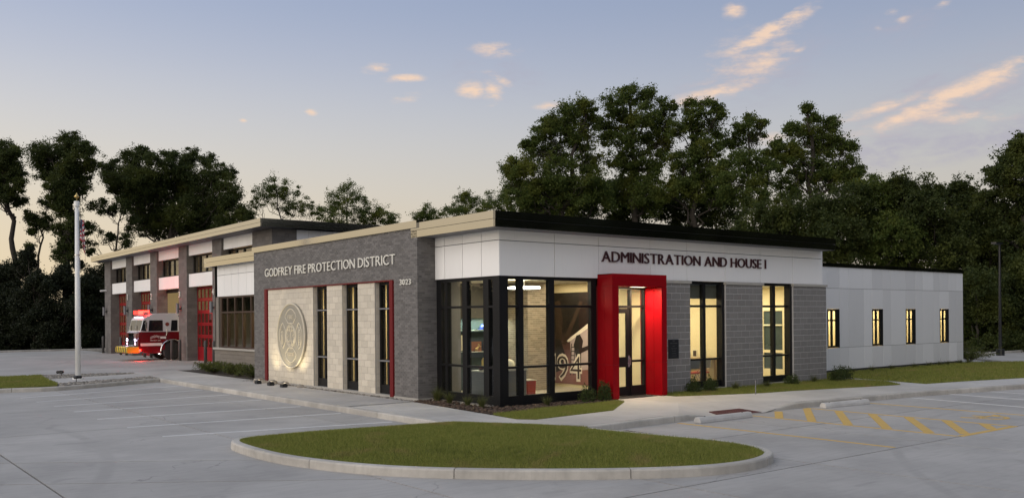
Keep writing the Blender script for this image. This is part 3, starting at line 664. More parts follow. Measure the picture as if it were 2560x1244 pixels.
# --- red portal with the entrance door
po = obj('portal', MB().box(3.56,3.79,-.57,.28,.0,3.54).box(5.59,5.79,-.57,.28,.0,3.54).box(3.56,5.79,-.57,.28,3.24,3.54), 'red_trim', fs, label='bright red metal entrance portal')
def pp(*b): obj('panel', bx(*b), 'red_panel', po)
for z0, z1 in ((.02,.985),(.993,3.215)):
    pp(3.55,3.558,-.28,.0,z0,z1); pp(3.55,3.558,-.59,-.288,z0,z1)                # outer left side
    pp(3.55,3.80,-.60,-.592,z0,z1)                                                  # left post front
    pp(3.792,3.80,-.592,.06,z0,z1)                                                  # left jamb
    pp(5.58,5.588,-.592,-.288,z0,z1); pp(5.58,5.588,-.28,.06,z0,z1)              # right jamb
    pp(5.58,5.80,-.60,-.592,z0,z1); pp(5.792,5.80,-.592,.28,z0,z1)
pp(3.55,5.80,-.60,-.592,3.223,3.45); pp(3.55,5.80,-.60,-.592,3.456,3.57); pp(3.55,3.558,-.59,.0,3.223,3.45); pp(3.55,3.558,-.59,.0,3.456,3.57); pp(3.55,5.80,-.592,.0,3.545,3.57); pp(5.792,5.80,-.59,.0,3.223,3.57)
pp(3.80,5.58,-.592,.06,3.222,3.232)
df = [(3.80,3.87,.06,.18,.0,3.22),(4.93,5.0,.06,.18,.0,3.22),(5.52,5.58,.06,.18,.0,3.22),(3.87,4.93,.062,.178,3.16,3.22),(5.0,5.52,.062,.178,3.16,3.22),(3.87,4.93,.062,.178,2.60,2.68),(5.0,5.52,.062,.178,2.62,2.68),(5.0,5.52,.062,.178,1.00,1.06),(5.0,5.52,.062,.178,.0,.30)]
dg = [(3.87,4.93,.11,.122,2.68,3.16),(5.0,5.52,.11,.122,2.68,3.16),(5.0,5.52,.11,.122,1.06,2.62),(5.0,5.52,.11,.122,.30,1.00)]
window(df, None, dg, label='dark frame with sidelight and transom round the entrance door', name='door_frame')
dl_ = obj('door', MB().box(3.88,4.02,.075,.125,.02,2.59).box(4.78,4.92,.075,.125,.02,2.59).box(4.02,4.78,.076,.124,2.45,2.59).box(4.02,4.78,.076,.124,.02,.28).box(4.02,4.78,.076,.124,.86,1.16), 'dark_frame', fs, label='glazed black entrance door with steel pull')
obj('pane', bx(4.02,4.78,.09,.102,1.16,2.45), 'clear_glass', dl_); obj('pane', bx(4.02,4.78,.09,.102,.28,.86), 'clear_glass', dl_)
hd = MB().box(4.815,4.885,.045,.075,.86,1.20).tube([(4.85,.05,.93),(4.85,-.02,.93),(4.85,-.02,1.13),(4.85,.05,1.13)], .012, 8); obj('handle', hd, 'stainless', dl_)
# --- block piers and the two tall windows
def pier(x0, x1):
    p = obj('block_pier', bx(x0+.006, x1-.006, -.042, .30, .0, 3.365), 'grey_mortar', fs)
    masonry(p, 0, x1-x0, .02, 3.37, .4064, .2032, .05, .014, 'grey_block', south(-.05, x0))
    masonry(p, 0, .30, .02, 3.37, .4064, .2032, .006, .014, 'grey_block', west(x0, .3)) 
    obj('cap', bx(x0-.03, x1+.03, -.09, .30, 3.37, 3.45), 'cast_stone', p); return p
pier(5.83, 7.50); pier(9.25, 11.20); pier(12.95, 14.97)
def tallwin(x0, x1, lab):
    xm = (x0 + x1) / 2 - .02; y = .10
    zbb = [(.05,.27),(.935,.995),(2.63,2.70),(3.37,3.455)]; zoo = [(.27,.935),(.995,2.63),(2.70,3.37)]
    rs = [(x0,x0+.10,y,y+.15,.05,3.455),(x1-.12,x1,y-.08,y+.15,.05,3.455)] + [(x0+.10,x1-.12,y+.002,y+.148,a,b) for a,b in zbb] + [(xm-.06,xm+.06,y+.004,y+.146,a,b) for a,b in zoo]
    gl = [(c,d,y+.05,y+.062,a,b) for a,b in zoo for c,d in ((x0+.10,xm-.06),(xm+.06,x1-.12))]
    window(rs, None, gl, label=lab)
    wallbox('sill', (x0,x1,-.01,.30,.0,.05), 'cast_stone')
tallwin(7.50, 9.25, 'tall lit window left of the middle block pier'); tallwin(11.20, 12.95, 'tall lit window right of the middle block pier')
# --- low white wing
ww = obj('wing_wall', MB().box(14.9,29.72,2.025,2.05,.0,4.29).box(29.5,29.74,2.05,14.0,.0,4.29), 'panel_gap', fs, label='low wing of pale upright panels')
WX = [14.9,16.2,17.2,18.24,19.13,19.79,20.97,21.61,22.49,23.14,24.40,25.27,25.92,26.88,27.48,28.36,29.12,29.76]
openings = {(18.24,19.13),(21.61,22.49),(24.40,25.27),(27.48,28.36)}
for a, b in zip(WX[:-1], WX[1:]):
    panels(ww, [a, b], [.10, 1.01], south(2.0, 0), .025, 'wing_panel', .012); panels(ww, [a, b], [3.44, 4.31], south(2.0, 0), .025, 'wing_panel', .012)
    if (a, b) in openings: panels(ww, [a, b], [2.59, 3.44], south(2.0, 0), .025, 'wing_panel', .012)
    else: panels(ww, [a, b], [1.01, 3.44], south(2.0, 0), .025, 'wing_panel', .012)
wallbox('plinth', (14.9,29.70,2.03,2.3,-.1,.10), 'panel_gap')
# windows cut the backing: rebuild it round the openings
me = ww.data; mb = MB(); xs = sorted([14.9,29.72] + [v for o in openings for v in o])
for i in range(len(xs)-1):
    a, b = xs[i], xs[i+1]
    if (a, b) in openings: mb.box(a,b,2.025,2.06,.10,1.01).box(a,b,2.025,2.06,2.59,4.29)
    else: mb.box(a,b,2.025,2.06,.10,4.29)
mb.box(29.5,29.745,2.06,14.0,.0,4.29); ww.data = mb.mesh('wing_wall', 'panel_gap')
for a, b in sorted(openings):
    y = 2.004; xm = a + .40*(b-a); D = .05
    rs = [(a,a+.08,y,y+D,1.02,2.585),(b-.26,b,y,y+D,1.02,2.585),(xm-.08,xm+.04,y+.003,y+D-.003,1.10,2.51)] + [(a+.08,b-.26,y+.004,y+D-.004,c,d) for c,d in ((1.02,1.10),(2.51,2.585))] + [(c,d,y+.004,y+D-.004,2.10,2.16) for c,d in ((a+.08,xm-.08),(xm+.04,b-.26))]
    gl = [(c,d,y+.03,y+.038,e,f) for c,d in ((a+.08,xm-.08),(xm+.04,b-.26)) for e,f in ((1.10,2.10),(2.16,2.51))]
    window(rs, None, gl)
wr = obj('roof', bx(14.85,29.70,2.05,14.0,4.30,4.36), 'roof_membrane', fs)
obj('fascia', bx(14.8,29.79,1.96,2.0,4.31,4.46), 'fascia_metal', wr); obj('fascia', bx(29.75,29.79,2.0,14.05,4.31,4.46), 'fascia_metal', wr)
# --- office between the brick wall and the bays (west face x = 1.15)
XO = 1.15
of = obj('office_wall', MB().box(XO,XO+.3,14.97,24.0,.0,.94).box(XO,XO+.3,23.55,24.0,.94,4.9).box(XO,XO+.3,14.97,24.0,3.43,4.9).box(XO,4,23.9,24.05,0,4.9), 'ribbed_block', fs, label='tan block base and side of the office')
zz = .0
for k in range(5):
    for j in range(12):
        y1 = 24.03 - j*.76
        if y1 > 15.2: obj('block', bx(XO-.03,XO,max(y1-.755,14.98),y1,.0+k*.188,.0+k*.188+.176), 'ribbed_block', of)
wallbox('sill', (XO-.10,XO+.25,14.96,24.08,.95,1.04), 'cast_stone', label='pale sill below the office window')
ow = obj('panel_wall', bx(XO-.005,XO+.02,14.97,23.60,3.45,4.9), 'panel_gap', fs)
panels(ow, [0,.9,1.8,2.7,3.6,4.5,5.4,6.3,8.62], [3.44,4.45,4.92], west(XO-.03, 23.62), .022, 'white_panel')
oy = [23.20,22.48,21.55,20.62,19.65,18.65,17.6,16.5]
rs = [(XO+.02,XO+.16,oy[0]+.20,oy[0],1.05,3.43)] + [(XO+.02,XO+.16,y+.05,y-.05,1.05,3.43) for y in oy[1:]]
rr2 = [(XO+.022,XO+.158,a-(.05 if i else 0),b+.05,c,d) for i,(a,b) in enumerate(zip(oy[:-1],oy[1:])) for c,d in ((1.05,1.11),(2.66,2.74),(3.37,3.43))]
gl = [(XO+.07,XO+.08,a-(.05 if i else 0),b+.05,1.11,2.66) for i,(a,b) in enumerate(zip(oy[:-1],oy[1:]))]
w = window(rs+rr2, None, gl, 'bronze_frame', label='wide bronze framed office window')
for i,(a,b) in enumerate(zip(oy[:-1],oy[1:])): obj('pane', bx(XO+.07,XO+.08,a-(.05 if i else 0),b+.05,2.74,3.37), 'grey_glass', w)
orf = obj('roof', bx(XO-.2,4.0,14.97,24.3,4.93,5.2), 'roof_membrane', fs)
for z0, z1, o in ((4.87,5.08,0),(5.09,5.30,.012)): obj('fascia', bx(XO-.36-o,XO-.30-o,14.97,24.45,z0,z1), 'fascia_metal', orf); obj('fascia', bx(XO-.30-o,4.0,24.40,24.45+o,z0,z1), 'fascia_metal', orf)
obj('soffit', bx(XO-.30,XO+.1,14.97,24.4,4.90,4.925), 'soffit', fs)
# --- engine bays (columns at x = 3.0)
XB = 3.0
COLS = [(50.05,51.64),(44.65,46.08),(39.23,40.60),(33.62,35.06),(28.13,29.50),(21.56,23.95)]
for (a, b) in COLS:
    c = obj('bay_column', bx(XB+.008,XB+.66,a+.008,b-.008,.0,6.66), 'bay_mortar', fs)
    tag(obj('blocks', bricks_mesh(0, b-a, .0, 6.66, .4064, .2032, .05, .008, pw(XB, b)), 'bay_block', c), kind='stuff')
    tag(obj('blocks', bricks_mesh(0, .6, .0, 6.66, .4064, .2032, .05, .008, ps(a, XB+.05)), 'bay_block', c), kind='stuff')
BAYS = [(46.08,50.05),(40.60,44.65),(35.06,39.23),(29.50,33.62),(23.95,28.13)]
bp = obj('panel_wall', MB(), 'panel_gap', fs) if False else None
for i, (a, b) in enumerate(BAYS):
    for z0, z1 in ((4.25,5.0),(6.05,6.66)):
        if i == 4 and z0 < 5: continue
        p_ = obj('panel_wall', bx(XB+.15,XB+.30,a,b,z0+.02,z1), 'panel_gap', fs)
        n = 4; panels(p_, [k*(b-a)/n for k in range(n+1)], [z0, z1], west(XB+.12, b), .03, 'white_panel', .007)
    z0, z1 = (5.02,6.05) ; x = XB+.40; ys = [b - k*(b-a)/4 for k in range(5)]
    rs = [(x,x+.12,a,b,z0,z0+.07),(x,x+.12,a,b,z1-.07,z1)] + [(x+.002,x+.118,min(y+.06,b),max(y-.06,a),z0+.07,z1-.07) for y in ys]
    gl = [(x+.05,x+.06,y0-.06,y1+.06,z0+.07,z1-.07) for y0,y1 in zip(ys[:-1],ys[1:])]
    window(rs, None, gl, 'dark_frame', 'door_glass', name='clerestory_window')
def overhead(a, b):
    x = XB + .60; d = obj('overhead_door', MB(), 'red_door', fs) if False else None
    rows = [(.0,.72),(.72,1.42),(1.42,2.12),(2.12,2.82),(2.82,3.52),(3.52,4.20)]
    mb = MB(); gl = []; n = 7; w = (b - a) / n
    for k, (z0, z1) in enumerate(rows):
        if k == 0: mb.box(x,x+.05,a,b,z0+.01,z1-.006); continue
        mb.box(x,x+.05,a,b,z0+.006,z0+.09); mb.box(x,x+.05,a,b,z1-.09,z1-.006)
        for j in range(n + 1):
            y = a + j*w; mb.box(x+.002,x+.048,max(a,y-.05),min(b,y+.05),z0+.09,z1-.09)
            if j < n: gl.append((x+.02,x+.028,y+.05,y+w-.05,z0+.09,z1-.09))
    d = obj('overhead_door', mb, 'red_door', fs, label='red sectional engine door with rows of small panes')
    for g in gl: obj('pane', bx(*g), 'door_glass', d)
    obj('header', bx(x-.02,x+.3,a,b,4.20,4.27), 'red_trim', d)
for i in (0, 1, 3): overhead(*BAYS[i])
wallbox('bay_header', (XB+.58,XB+.8,35.06,39.23,4.05,4.27), 'dark_frame')
wl5 = obj('bay_wall', bx(XB+.21,XB+.45,23.95,28.13,.0,5.0), 'bay_mortar', fs)
tag(obj('blocks', bricks_mesh(0, 4.18, .0, 5.0, .4064, .2032, .05, .008, pw(XB+.20, 28.13)), 'bay_block', wl5), kind='stuff')
# bay roof, south face and inside
obj('soffit', bx(2.24,4.0,21.05,52.2,6.665,6.70), 'soffit', fs)
br = obj('roof', bx(2.3,24.0,21.1,52.1,6.72,6.92), 'roof_membrane', fs)
for z0, z1, o in ((6.655,6.83,0),(6.84,7.03,.012)):
    obj('fascia', bx(2.20-o,2.24-o,21.0-o,52.2,z0,z1), 'fascia_metal', br); obj('fascia', bx(2.24-o,24.0,20.98-o,21.02-o,z0,z1), 'fascia_metal', br); obj('fascia', bx(2.24-o,24.0,52.16+o,52.2+o,z0,z1), 'fascia_metal', br)
sb = obj('bay_wall', MB().box(3.66,4.25,21.57,21.9,4.0,6.66).box(4.25,24,21.60,21.9,4.0,6.66).box(23.7,24,21.9,51.6,0,6.66).box(3.66,24,51.3,51.6,0,6.66), 'bay_mortar', fs, label='dark block end wall of the engine bays')
tag(obj('blocks', bricks_mesh(0, .6, 4.0, 6.66, .4064, .2032, .05, .008, ps(21.55, 3.64)), 'bay_block', sb), kind='stuff')
panels(sb, [4.25+.63*k for k in range(31)], [5.2,6.64], south(21.57, 0), .025, 'wing_panel', .012)
wallbox('bay_floor', (3.25,23.7,21.9,51.3,-.10,.0), 'walk_concrete')
wallbox('bay_lining', (3.7,15.85,51.2,51.28,0,6.5), 'cream_wall'); wallbox('bay_back', (15.9,16.1,24.1,51.3,0,6.66), 'cream_wall'); wallbox('bay_divider', (3.7,15.9,23.95,24.1,0,6.66), 'cream_wall')
wallbox('bay_ceiling', (3.3,16.0,24.1,51.3,6.55,6.6), 'bay_ceiling')
# ------------------------------------------------------------------ rooms behind the glass
wallbox('room_floor', (-.19,14.45,.26,14.7,-.05,.02), 'interior_floor'); wallbox('room_floor', (XO+.31,5.2,14.98,23.5,-.05,.02), 'interior_floor'); wallbox('room_floor', (15.0,29.4,2.3,9.0,-.05,.02), 'interior_floor')
wallbox('ceiling', (.31,5.74,.31,4.98,3.46,3.50), 'ceiling_white')
wallbox('ceiling', (5.90,14.45,.31,4.6,3.40,3.44), 'ceiling_white'); wallbox('ceiling', (-.19,3.1,5.20,14.7,3.46,3.5), 'ceiling_white'); wallbox('ceiling', (XO+.31,5.0,14.98,23.5,3.40,3.42), 'ceiling_white'); wallbox('ceiling', (15.0,29.4,2.3,5.2,2.9,2.95), 'ceiling_white')
def ibrick(b, faces):
    w = obj('interior_wall', bx(*b), 'interior_mortar', fs, label='tan brick wall inside the lobby')
    for f in faces: tag(obj('bricks', f, 'interior_brick', w), kind='stuff')
ibrick((.32,2.17,5.006,5.15,.02,3.46), [bricks_mesh(0,1.85,.02,3.46,BL,BH,.03,.010,ps(5.0,.32))])
ibrick((3.706,4.70,3.376,5.15,.02,3.46), [bricks_mesh(0,1.0,.02,3.46,BL,BH,.03,.010,ps(3.37,3.70)), bricks_mesh(0,1.7,.02,3.46,BL,BH,.03,.010,pw(3.70,5.08))])
wallbox('interior_wall', (2.17,3.70,5.02,5.15,.02,3.46), 'teal_wall'); wallbox('valance', (2.175,3.695,4.58,5.0,2.34,3.455), 'dark_wall', label='dark bulkhead over the display shelves')
wallbox('interior_wall', (4.71,5.74,5.02,5.15,.02,3.46), 'cream_wall')
wallbox('interior_wall', (5.75,5.86,.31,14.7,.02,3.46), 'cream_wall'); wallbox('interior_wall', (-.19,.31,3.31,5.15,.02,3.46), 'interior_mortar')
wallbox('interior_wall', (5.90,14.45,4.6,4.7,.02,3.46), 'cream_wall'); wallbox('interior_wall', (10.3,10.4,.31,4.6,.02,3.40), 'cream_wall'); wallbox('interior_wall', (14.4,14.48,.31,4.6,.02,3.40), 'cream_wall')
wallbox('interior_wall', (3.1,3.2,5.2,14.7,.02,3.46), 'cream_wall'); wallbox('interior_wall', (-.19,3.1,5.16,5.2,.02,3.46), 'cream_wall'); wallbox('interior_wall', (-.19,3.1,14.6,14.7,.02,3.46), 'cream_wall')
for y in (7.2, 9.3, 11.5): wallbox('interior_wall', (.5,3.1,y,y+.08,.02,3.46), 'cream_wall')
wallbox('interior_wall', (4.9,5.0,14.98,23.5,.02,3.42), 'dark_wall'); wallbox('interior_wall', (XO+.31,4.9,17.3,17.4,.02,3.42), 'cream_wall'); wallbox('interior_wall', (3.6,3.7,17.4,19.6,.02,3.42), 'cream_wall')
wallbox('interior_wall', (15.0,29.4,4.9,5.0,.02,2.9), 'cream_wall')
for x in (17.9, 20.2, 23.4, 26.2, 29.28): wallbox('interior_wall', (x,x+.1,2.31,4.9,.02,2.9), 'cream_wall')
LIGHT = (1.0, .80, .50)
def area(name, loc, sx, sy, power, color=LIGHT, rot=(0,0,0), spread=None):
    l = bpy.data.lights.new(name, 'AREA'); l.shape = 'RECTANGLE'; l.size = sx; l.size_y = sy; l.energy = power; l.color = color
    if spread: l.spread = spread
    o = link(bpy.data.objects.new(name, l)); o.location = loc; o.rotation_euler = rot; return o
def spot(name, loc, aim, power, color, size=60, blend=.6, rad=.05):
    l = bpy.data.lights.new(name, 'SPOT'); l.energy = power; l.color = color; l.spot_size = R(size); l.spot_blend = blend; l.shadow_soft_size = rad
    o = link(bpy.data.objects.new(name, l)); o.location = loc; d = Vector(aim) - Vector(loc); o.rotation_euler = d.to_track_quat('-Z', 'Y').to_euler(); return o
area('ceiling_light', (3.0,1.9,3.44), 2.4, 1.4, 125, (1,.83,.58)); area('ceiling_light', (4.9,3.0,3.44), .8, 2.5, 48, (1,.80,.54)); area('ceiling_light', (1.4,3.9,3.44), .5, .5, 24, (1,.82,.56))
area('shelf_light', (2.93,4.72,2.32), 1.4, .06, 40, (.95,1,.82))
area('ceiling_light', (8.0,2.4,3.38), 2.2, 2.2, 190, (1,.85,.60)); area('ceiling_light', (12.4,2.4,3.38), 2.2, 2.2, 190, (1,.85,.60))
for y in (6.2, 8.3, 10.4, 13): area('ceiling_light', (1.6,y,3.44), .8, 1.2, 60)
area('ceiling_light', (2.3,18.4,3.38), .8, 1.0, 60); area('ceiling_light', (2.6,21.5,3.38), 1.4, 2.6, 9)
for x in (19.2, 22.3, 25.1, 28.2): area('ceiling_light', (x,3.2,2.88), 1.0, 1.0, 95)
for y, w in ((26.5,200), (31.6,240), (37.2,240), (42.6,90), (48,60)): area('bay_light', (8.5,y,6.5), 7, 1.2, w, (1,.84,.60))
# portal downlight
area('portal_light', (4.9,-.28,3.195), .5, .12, 85, (1,.78,.48))
LAMP = thing('soffit_lamp', 'recessed downlight strip under the red portal head', 'lamp', (4.9,-.28,3.22)); obj('housing', bx(-.32,.32,-.09,.09,-.006,.0), 'grey_plastic', LAMP); emit('lamp_warm', (1,.82,.55), 6); obj('diffuser', bx(-.26,.26,-.06,.06,-.010,-.007), 'lamp_warm', LAMP)
# ring pendant in the lobby
rp = at(1310, 719, 26.3); emit('lamp_white', (1,.93,.78), 9)
rl = thing('pendant_lamp', 'round flat white pendant lamp behind the corner glazing', 'lamp', tuple(rp))
obj('diffuser', MB().lathe([(.01,-.03),(.46,-.03),(.48,-.02),(.48,.02),(.46,.03),(.01,.03)], n=32), 'lamp_white', rl, smooth=False); obj('rod', MB().tube([(0,0,.03),(0,0,3.46-rp[2])], .008, 6), 'stainless', rl); obj('canopy', MB().lathe([(.01,3.44-rp[2]),(.06,3.44-rp[2]),(.06,3.455-rp[2]),(.01,3.455-rp[2])], n=16), 'stainless', rl)
# display shelves and what stands on them
plain('shelf_glass', (.55,.62,.56), .15); emit('led', (1,.97,.8), 3.5)
sh = thing('display_shelf', 'lit wall shelves with glass boards behind the corner glazing', 'shelf', (2.17,4.62,0))
for z in (1.96, 1.27): obj('shelf_board', bx(.01,1.52,.0,.36,z-.02,z), 'shelf_glass', sh)
for x in (.36, 1.22): obj('light_strip', bx(x-.012,x+.012,.365,.385,1.0,2.30), 'led', sh)
for x in (.10, .8, 1.45): obj('hanger', MB().tube([(x,.02,.95),(x,.02,2.34)], .005, 5), 'stainless', sh)
plain('blue_gloss', (.03,.06,.28), .3); plain('yellow_gloss', (.75,.48,.03), .35); plain('wood', (.24,.09,.03), .5); plain('paper', (.65,.60,.45), .7); plain('brass', (.55,.40,.16), .3, metal=1); plain('oxblood', (.18,.03,.02), .5)
def helmet(x, z, mat, lab):
    t = thing('fire_helmet', lab, 'helmet', (x,4.80,z), 'helmets on the top shelf')
    obj('dome', MB().lathe([(.115,.03),(.115,.07),(.10,.115),(.07,.15),(.03,.168),(.005,.172)], n=18), mat, t, smooth=True)
    obj('brim', MB().lathe([(.10,.0),(.165,.0),(.18,.012),(.165,.024),(.116,.032)], n=20), mat, t, smooth=True)
    obj('comb', bx(-.008,.008,-.09,.09,.12,.185), mat, t); obj('front_shield', MB().prism([(-.04,.04),(.04,.04),(.03,.13),(-.03,.13)], 'y', -.128, -.118), 'oxblood', t)
helmet(2.98, 1.965, 'blue_gloss', 'blue fire helmet on the top shelf'); helmet(3.22, 1.965, 'yellow_gloss', 'yellow fire helmet next to the blue one'); helmet(3.60, 1.965, 'yellow_gloss', 'yellow fire helmet at the right end of the shelf')
def plaque_on(x, w, h, z, fm, im, lab):
    t = thing('framed_plaque', lab, 'plaque', (x,4.86,z), 'plaques on the shelf'); obj('frame', MB().box(-w/2,w/2,.0,.03,0,.025).box(-w/2,w/2,.0,.03,h-.025,h).box(-w/2,-w/2+.025,.0,.03,.025,h-.025).box(w/2-.025,w/2,.0,.03,.025,h-.025), fm, t); obj('sheet', bx(-w/2+.025,w/2-.025,.008,.02,.025,h-.025), im, t)
plaque_on(2.25,.16,.50,1.30,'paper','paper','tall cream document standing on the left of the shelf'); plaque_on(2.75,.42,.31,1.275,'wood','wood','wide wooden plaque behind the trophy figure'); plaque_on(3.16,.20,.36,1.275,'oxblood','dark_wall','red framed plaque on the middle shelf'); plaque_on(3.45,.15,.30,1.275,'brass','dark_wall','brass framed plaque on the middle shelf'); plaque_on(3.62,.13,.26,1.275,'paper','paper','small pale certificate on the middle shelf')
tr = thing('trophy', 'bronze crouching firefighter trophy on the middle shelf', 'trophy', (2.70,4.72,1.272))
obj('figure', MB().tube([(-.10,0,.0),(-.06,0,.09),(.0,0,.11),(.05,0,.17)], [.02,.03,.035,.03], 8).tube([(.02,0,.10),(-.02,0,.05),(.03,0,.0)], [.03,.022,.018], 8).tube([(.05,0,.17),(.11,0,.15),(.16,0,.16)], [.02,.015,.01], 8).lathe([(.005,.18),(.03,.19),(.034,.215),(.02,.24),(.004,.245)], (.05,0,0), 10), 'brass', tr, smooth=True); obj('base', bx(-.13,.13,-.05,.05,-.001,.012), 'wood', tr)
# museum pieces and counter
plain('counter_grey', (.16,.16,.155), .5); plain('counter_top', (.60,.56,.46), .4)
dk = thing('reception_desk', 'grey reception desk with pale top behind the corner glazing', 'desk', (1.0,1.55,.02))
obj('front', bx(-.35,1.15,.0,.05,.0,.80), 'counter_grey', dk); obj('side', bx(1.10,1.15,.05,.65,.0,.80), 'counter_grey', dk); obj('side', bx(-.35,-.30,.05,.65,.0,.80), 'counter_grey', dk); obj('desk_top', bx(-.38,1.18,-.03,.68,.80,.835), 'counter_top', dk); obj('ledge', bx(.55,1.17,-.02,.20,.835,.90), 'counter_top', dk)
ant = thing('model_engine', 'dark antique model engine with brass fittings on the desk', 'model', (1.05,1.9,.856))
obj('body', MB().prism([(-.30,.05),(.35,.05),(.35,.12),(.12,.14),(.08,.22),(-.05,.23),(-.08,.13),(-.30,.13)], 'y', -.08, .08), 'oxblood', ant); obj('boiler', MB().lathe([(.06,.10),(.07,.12),(.07,.28),(.05,.31),(.02,.36)], (-.18,0,0), 12), 'brass', ant)
for x in (-.2, .22):
    for y in (-.10, .10): obj('wheel', MB().lathe([(.03,y-.012),(.075,y-.012),(.075,y+.012),(.03,y+.012)], (x,0,.065), 14, 'y'), 'black_rubber', ant)
tb = thing('turnout_bag', 'tan canvas bag standing on the desk', 'bag', (1.82,1.95,.856)); obj('body', MB().lathe([(.14,.0),(.17,.03),(.18,.12),(.15,.22),(.08,.27),(.02,.285)], n=14), 'paper', tb, smooth=True); obj('handle', MB().tube([(-.07,0,.24),(-.05,0,.33),(.05,0,.33),(.07,0,.24)], .01, 6), 'wood', tb)
plain('bin_red', (.42,.05,.03), .45)
rb_ = thing('red_bin', 'square red bin standing right of the desk', 'bin', (2.55,1.95,.02)); obj('body', MB().prism([(-.14,0),(.14,0),(.17,.46),(-.17,.46)], 'y', -.15, .15), 'bin_red', rb_); obj('lid', bx(-.18,.18,-.17,.17,.46,.485), 'counter_top', rb_)
# mural on the wall behind the glazing: a plain dark red and grey picture with outlined figures
m, nt, b, _ = nodes('mural_print')
tc_ = nt.nodes.new('ShaderNodeTexCoord'); sp_ = nt.nodes.new('ShaderNodeSeparateXYZ'); nt.links.new(tc_.outputs['Object'], sp_.inputs[0])
n1 = noise(nt, 1.1, 3, .5, dist=.3); n2 = noise(nt, 9, 5, .7)
c = mx(nt, sstep(nt, sp_.outputs[2], .3, 1.9), (.24,.11,.10), (.010,.007,.006))
c = mx(nt, mt(nt, 'MULTIPLY', sstep(nt, n2, .52, .66), sstep(nt, mt(nt, 'MULTIPLY', sp_.outputs[1], -1.0), .05, .7)), c, (.16,.05,.03))
sock(nt, c, b.inputs['Base Color']); b.inputs['Roughness'].default_value = .5
mu = thing('mural', 'large dark red wall mural with ladder, roof shape and outlined 194', 'mural', (5.745,3.1,.12))
obj('print', bx(-.012,.0,-1.1,1.75,.0,3.05), 'mural_print', mu)
plain('mural_pale', (.50,.40,.39), .6, var=.15); plain('mural_brown', (.04,.022,.014), .6, var=.3); plain('mural_black', (.02,.016,.016), .6); plain('mural_white', (.85,.76,.64), .5)
def flat(name, pts, mat, k): obj(name, MB().prism(pts, 'x', -.0135 - k*.0015, -.0122), mat, mu)   # printed shapes, (y, z) outlines
flat('roof_shape', [(.55,1.55),(-.42,2.02),(-.80,.55),(.45,.45)][::-1], 'mural_pale', 0); flat('roof_edge', [(.75,1.42),(-.42,2.06),(-.45,1.92),(.60,1.40)][::-1], 'mural_white', 1)
flat('ladder_shape', [(.95,1.35),(.05,2.75),(-.10,2.72),(.75,1.30)][::-1], 'mural_brown', 1); flat('smoke_shape', [(1.25,1.45),(1.30,2.75),(1.05,2.8),(.90,2.2),(.98,1.45)], 'mural_brown', 1)
flat('figure_shape', [(.22,.15),(.26,.95),(.36,1.30),(.22,1.62),(.05,1.66),(-.10,1.45),(-.05,1.22),(-.42,1.32),(-.45,1.20),(.0,1.04),(.02,.15)][::-1], 'mural_black', 2); flat('figure_shape', [(1.30,.35),(1.30,1.5),(1.0,1.45),(.80,1.0),(1.0,.45)][::-1], 'mural_black', 2)
for (ya, za, yb, zb_) in ((.55,.3,.48,1.35),(.38,.3,.32,1.35)): flat('rail_shape', [(ya,za),(yb,zb_),(yb-.035,zb_),(ya-.035,za)][::-1], 'mural_black', 1)
for k in range(7): flat('rung_shape', [(.54-k*.01,.38+k*.14),(.36-k*.01,.38+k*.14),(.36-k*.01,.41+k*.14),(.54-k*.01,.41+k*.14)][::-1], 'mural_black', 1)
# tables, chairs, frames in the room with the tall lit window
plain('table_wood', (.42,.30,.16), .45)
tbl = thing('side_table', 'wooden side table under the back wall of the lit room', 'table', (9.93,1.75,.02), rz=-math.pi/2); obj('table_top', bx(-.85,.55,-.25,.35,.86,.90), 'table_wood', tbl); obj('apron', bx(-.82,.52,-.22,-.19,.66,.86), 'table_wood', tbl)
for x in (-.78, .48):
    for y in (-.20, .30): obj('leg', bx(x,x+.06,y,y+.06,0,.86), 'table_wood', tbl)
for i, (x, w) in enumerate(((2.30,.13),(1.95,.20),(1.55,.22))):
    t = thing('picture_frame', ('small dark picture frame leaning at the left of the side table','middle picture frame standing on the side table','right pale picture frame standing on the side table')[i], 'frame', (10.02,x,.923), 'picture frames on the side table', rz=-math.pi/2); obj('frame', bx(-w/2,w/2,.02,.045,0,.26), 'paper' if i else 'dark_wall', t); obj('print', bx(-w/2+.03,w/2-.03,.012,.02,.03,.23), 'mural_brown', t)
mt_ = thing('meeting_table', 'long meeting table seen low through the left tall window', 'table', (8.55,1.75,.02)); obj('table_top', bx(-1.0,.85,-.35,.35,.72,.75), 'paper', mt_)
for x in (-.8, .65): obj('leg', MB().box(x-.03,x+.03,-.03,.03,.05,.72).box(x-.03,x+.03,-.35,.35,0,.05), 'stainless', mt_)
def chair(x, y, rz, lab):
    t = thing('meeting_chair', lab, 'chair', (x,y,.02), 'chairs round the meeting table', rz=rz)
    obj('seat', bx(-.23,.23,-.22,.22,.43,.47), 'bin_red', t); obj('backrest', MB().prism([(.20,.60),(.24,.60),(.30,.92),(.26,.92)], 'x', -.22, .22), 'grey_plastic', t)
    for s in (-1, 1): obj('frame_leg', MB().tube([(s*.23,-.25,.0),(s*.23,.05,.45),(s*.23,.26,.62),(s*.22,.28,.9)], .013, 6).tube([(s*.23,.28,.0),(s*.23,.0,.44)], .013, 6), 'stainless', t)
for i, (x, y, rz) in enumerate(((8.0,1.0,math.pi+.1),(8.6,.95,math.pi-.15),(9.25,1.05,math.pi+.2),(8.3,2.5,.1),(9.05,2.45,-.1))):
    chair(x, y, rz, ('nearest left chair at the meeting table','nearest middle chair at the meeting table','nearest right chair at the meeting table','left chair on the far side of the meeting table','right chair on the far side of the meeting table')[i])
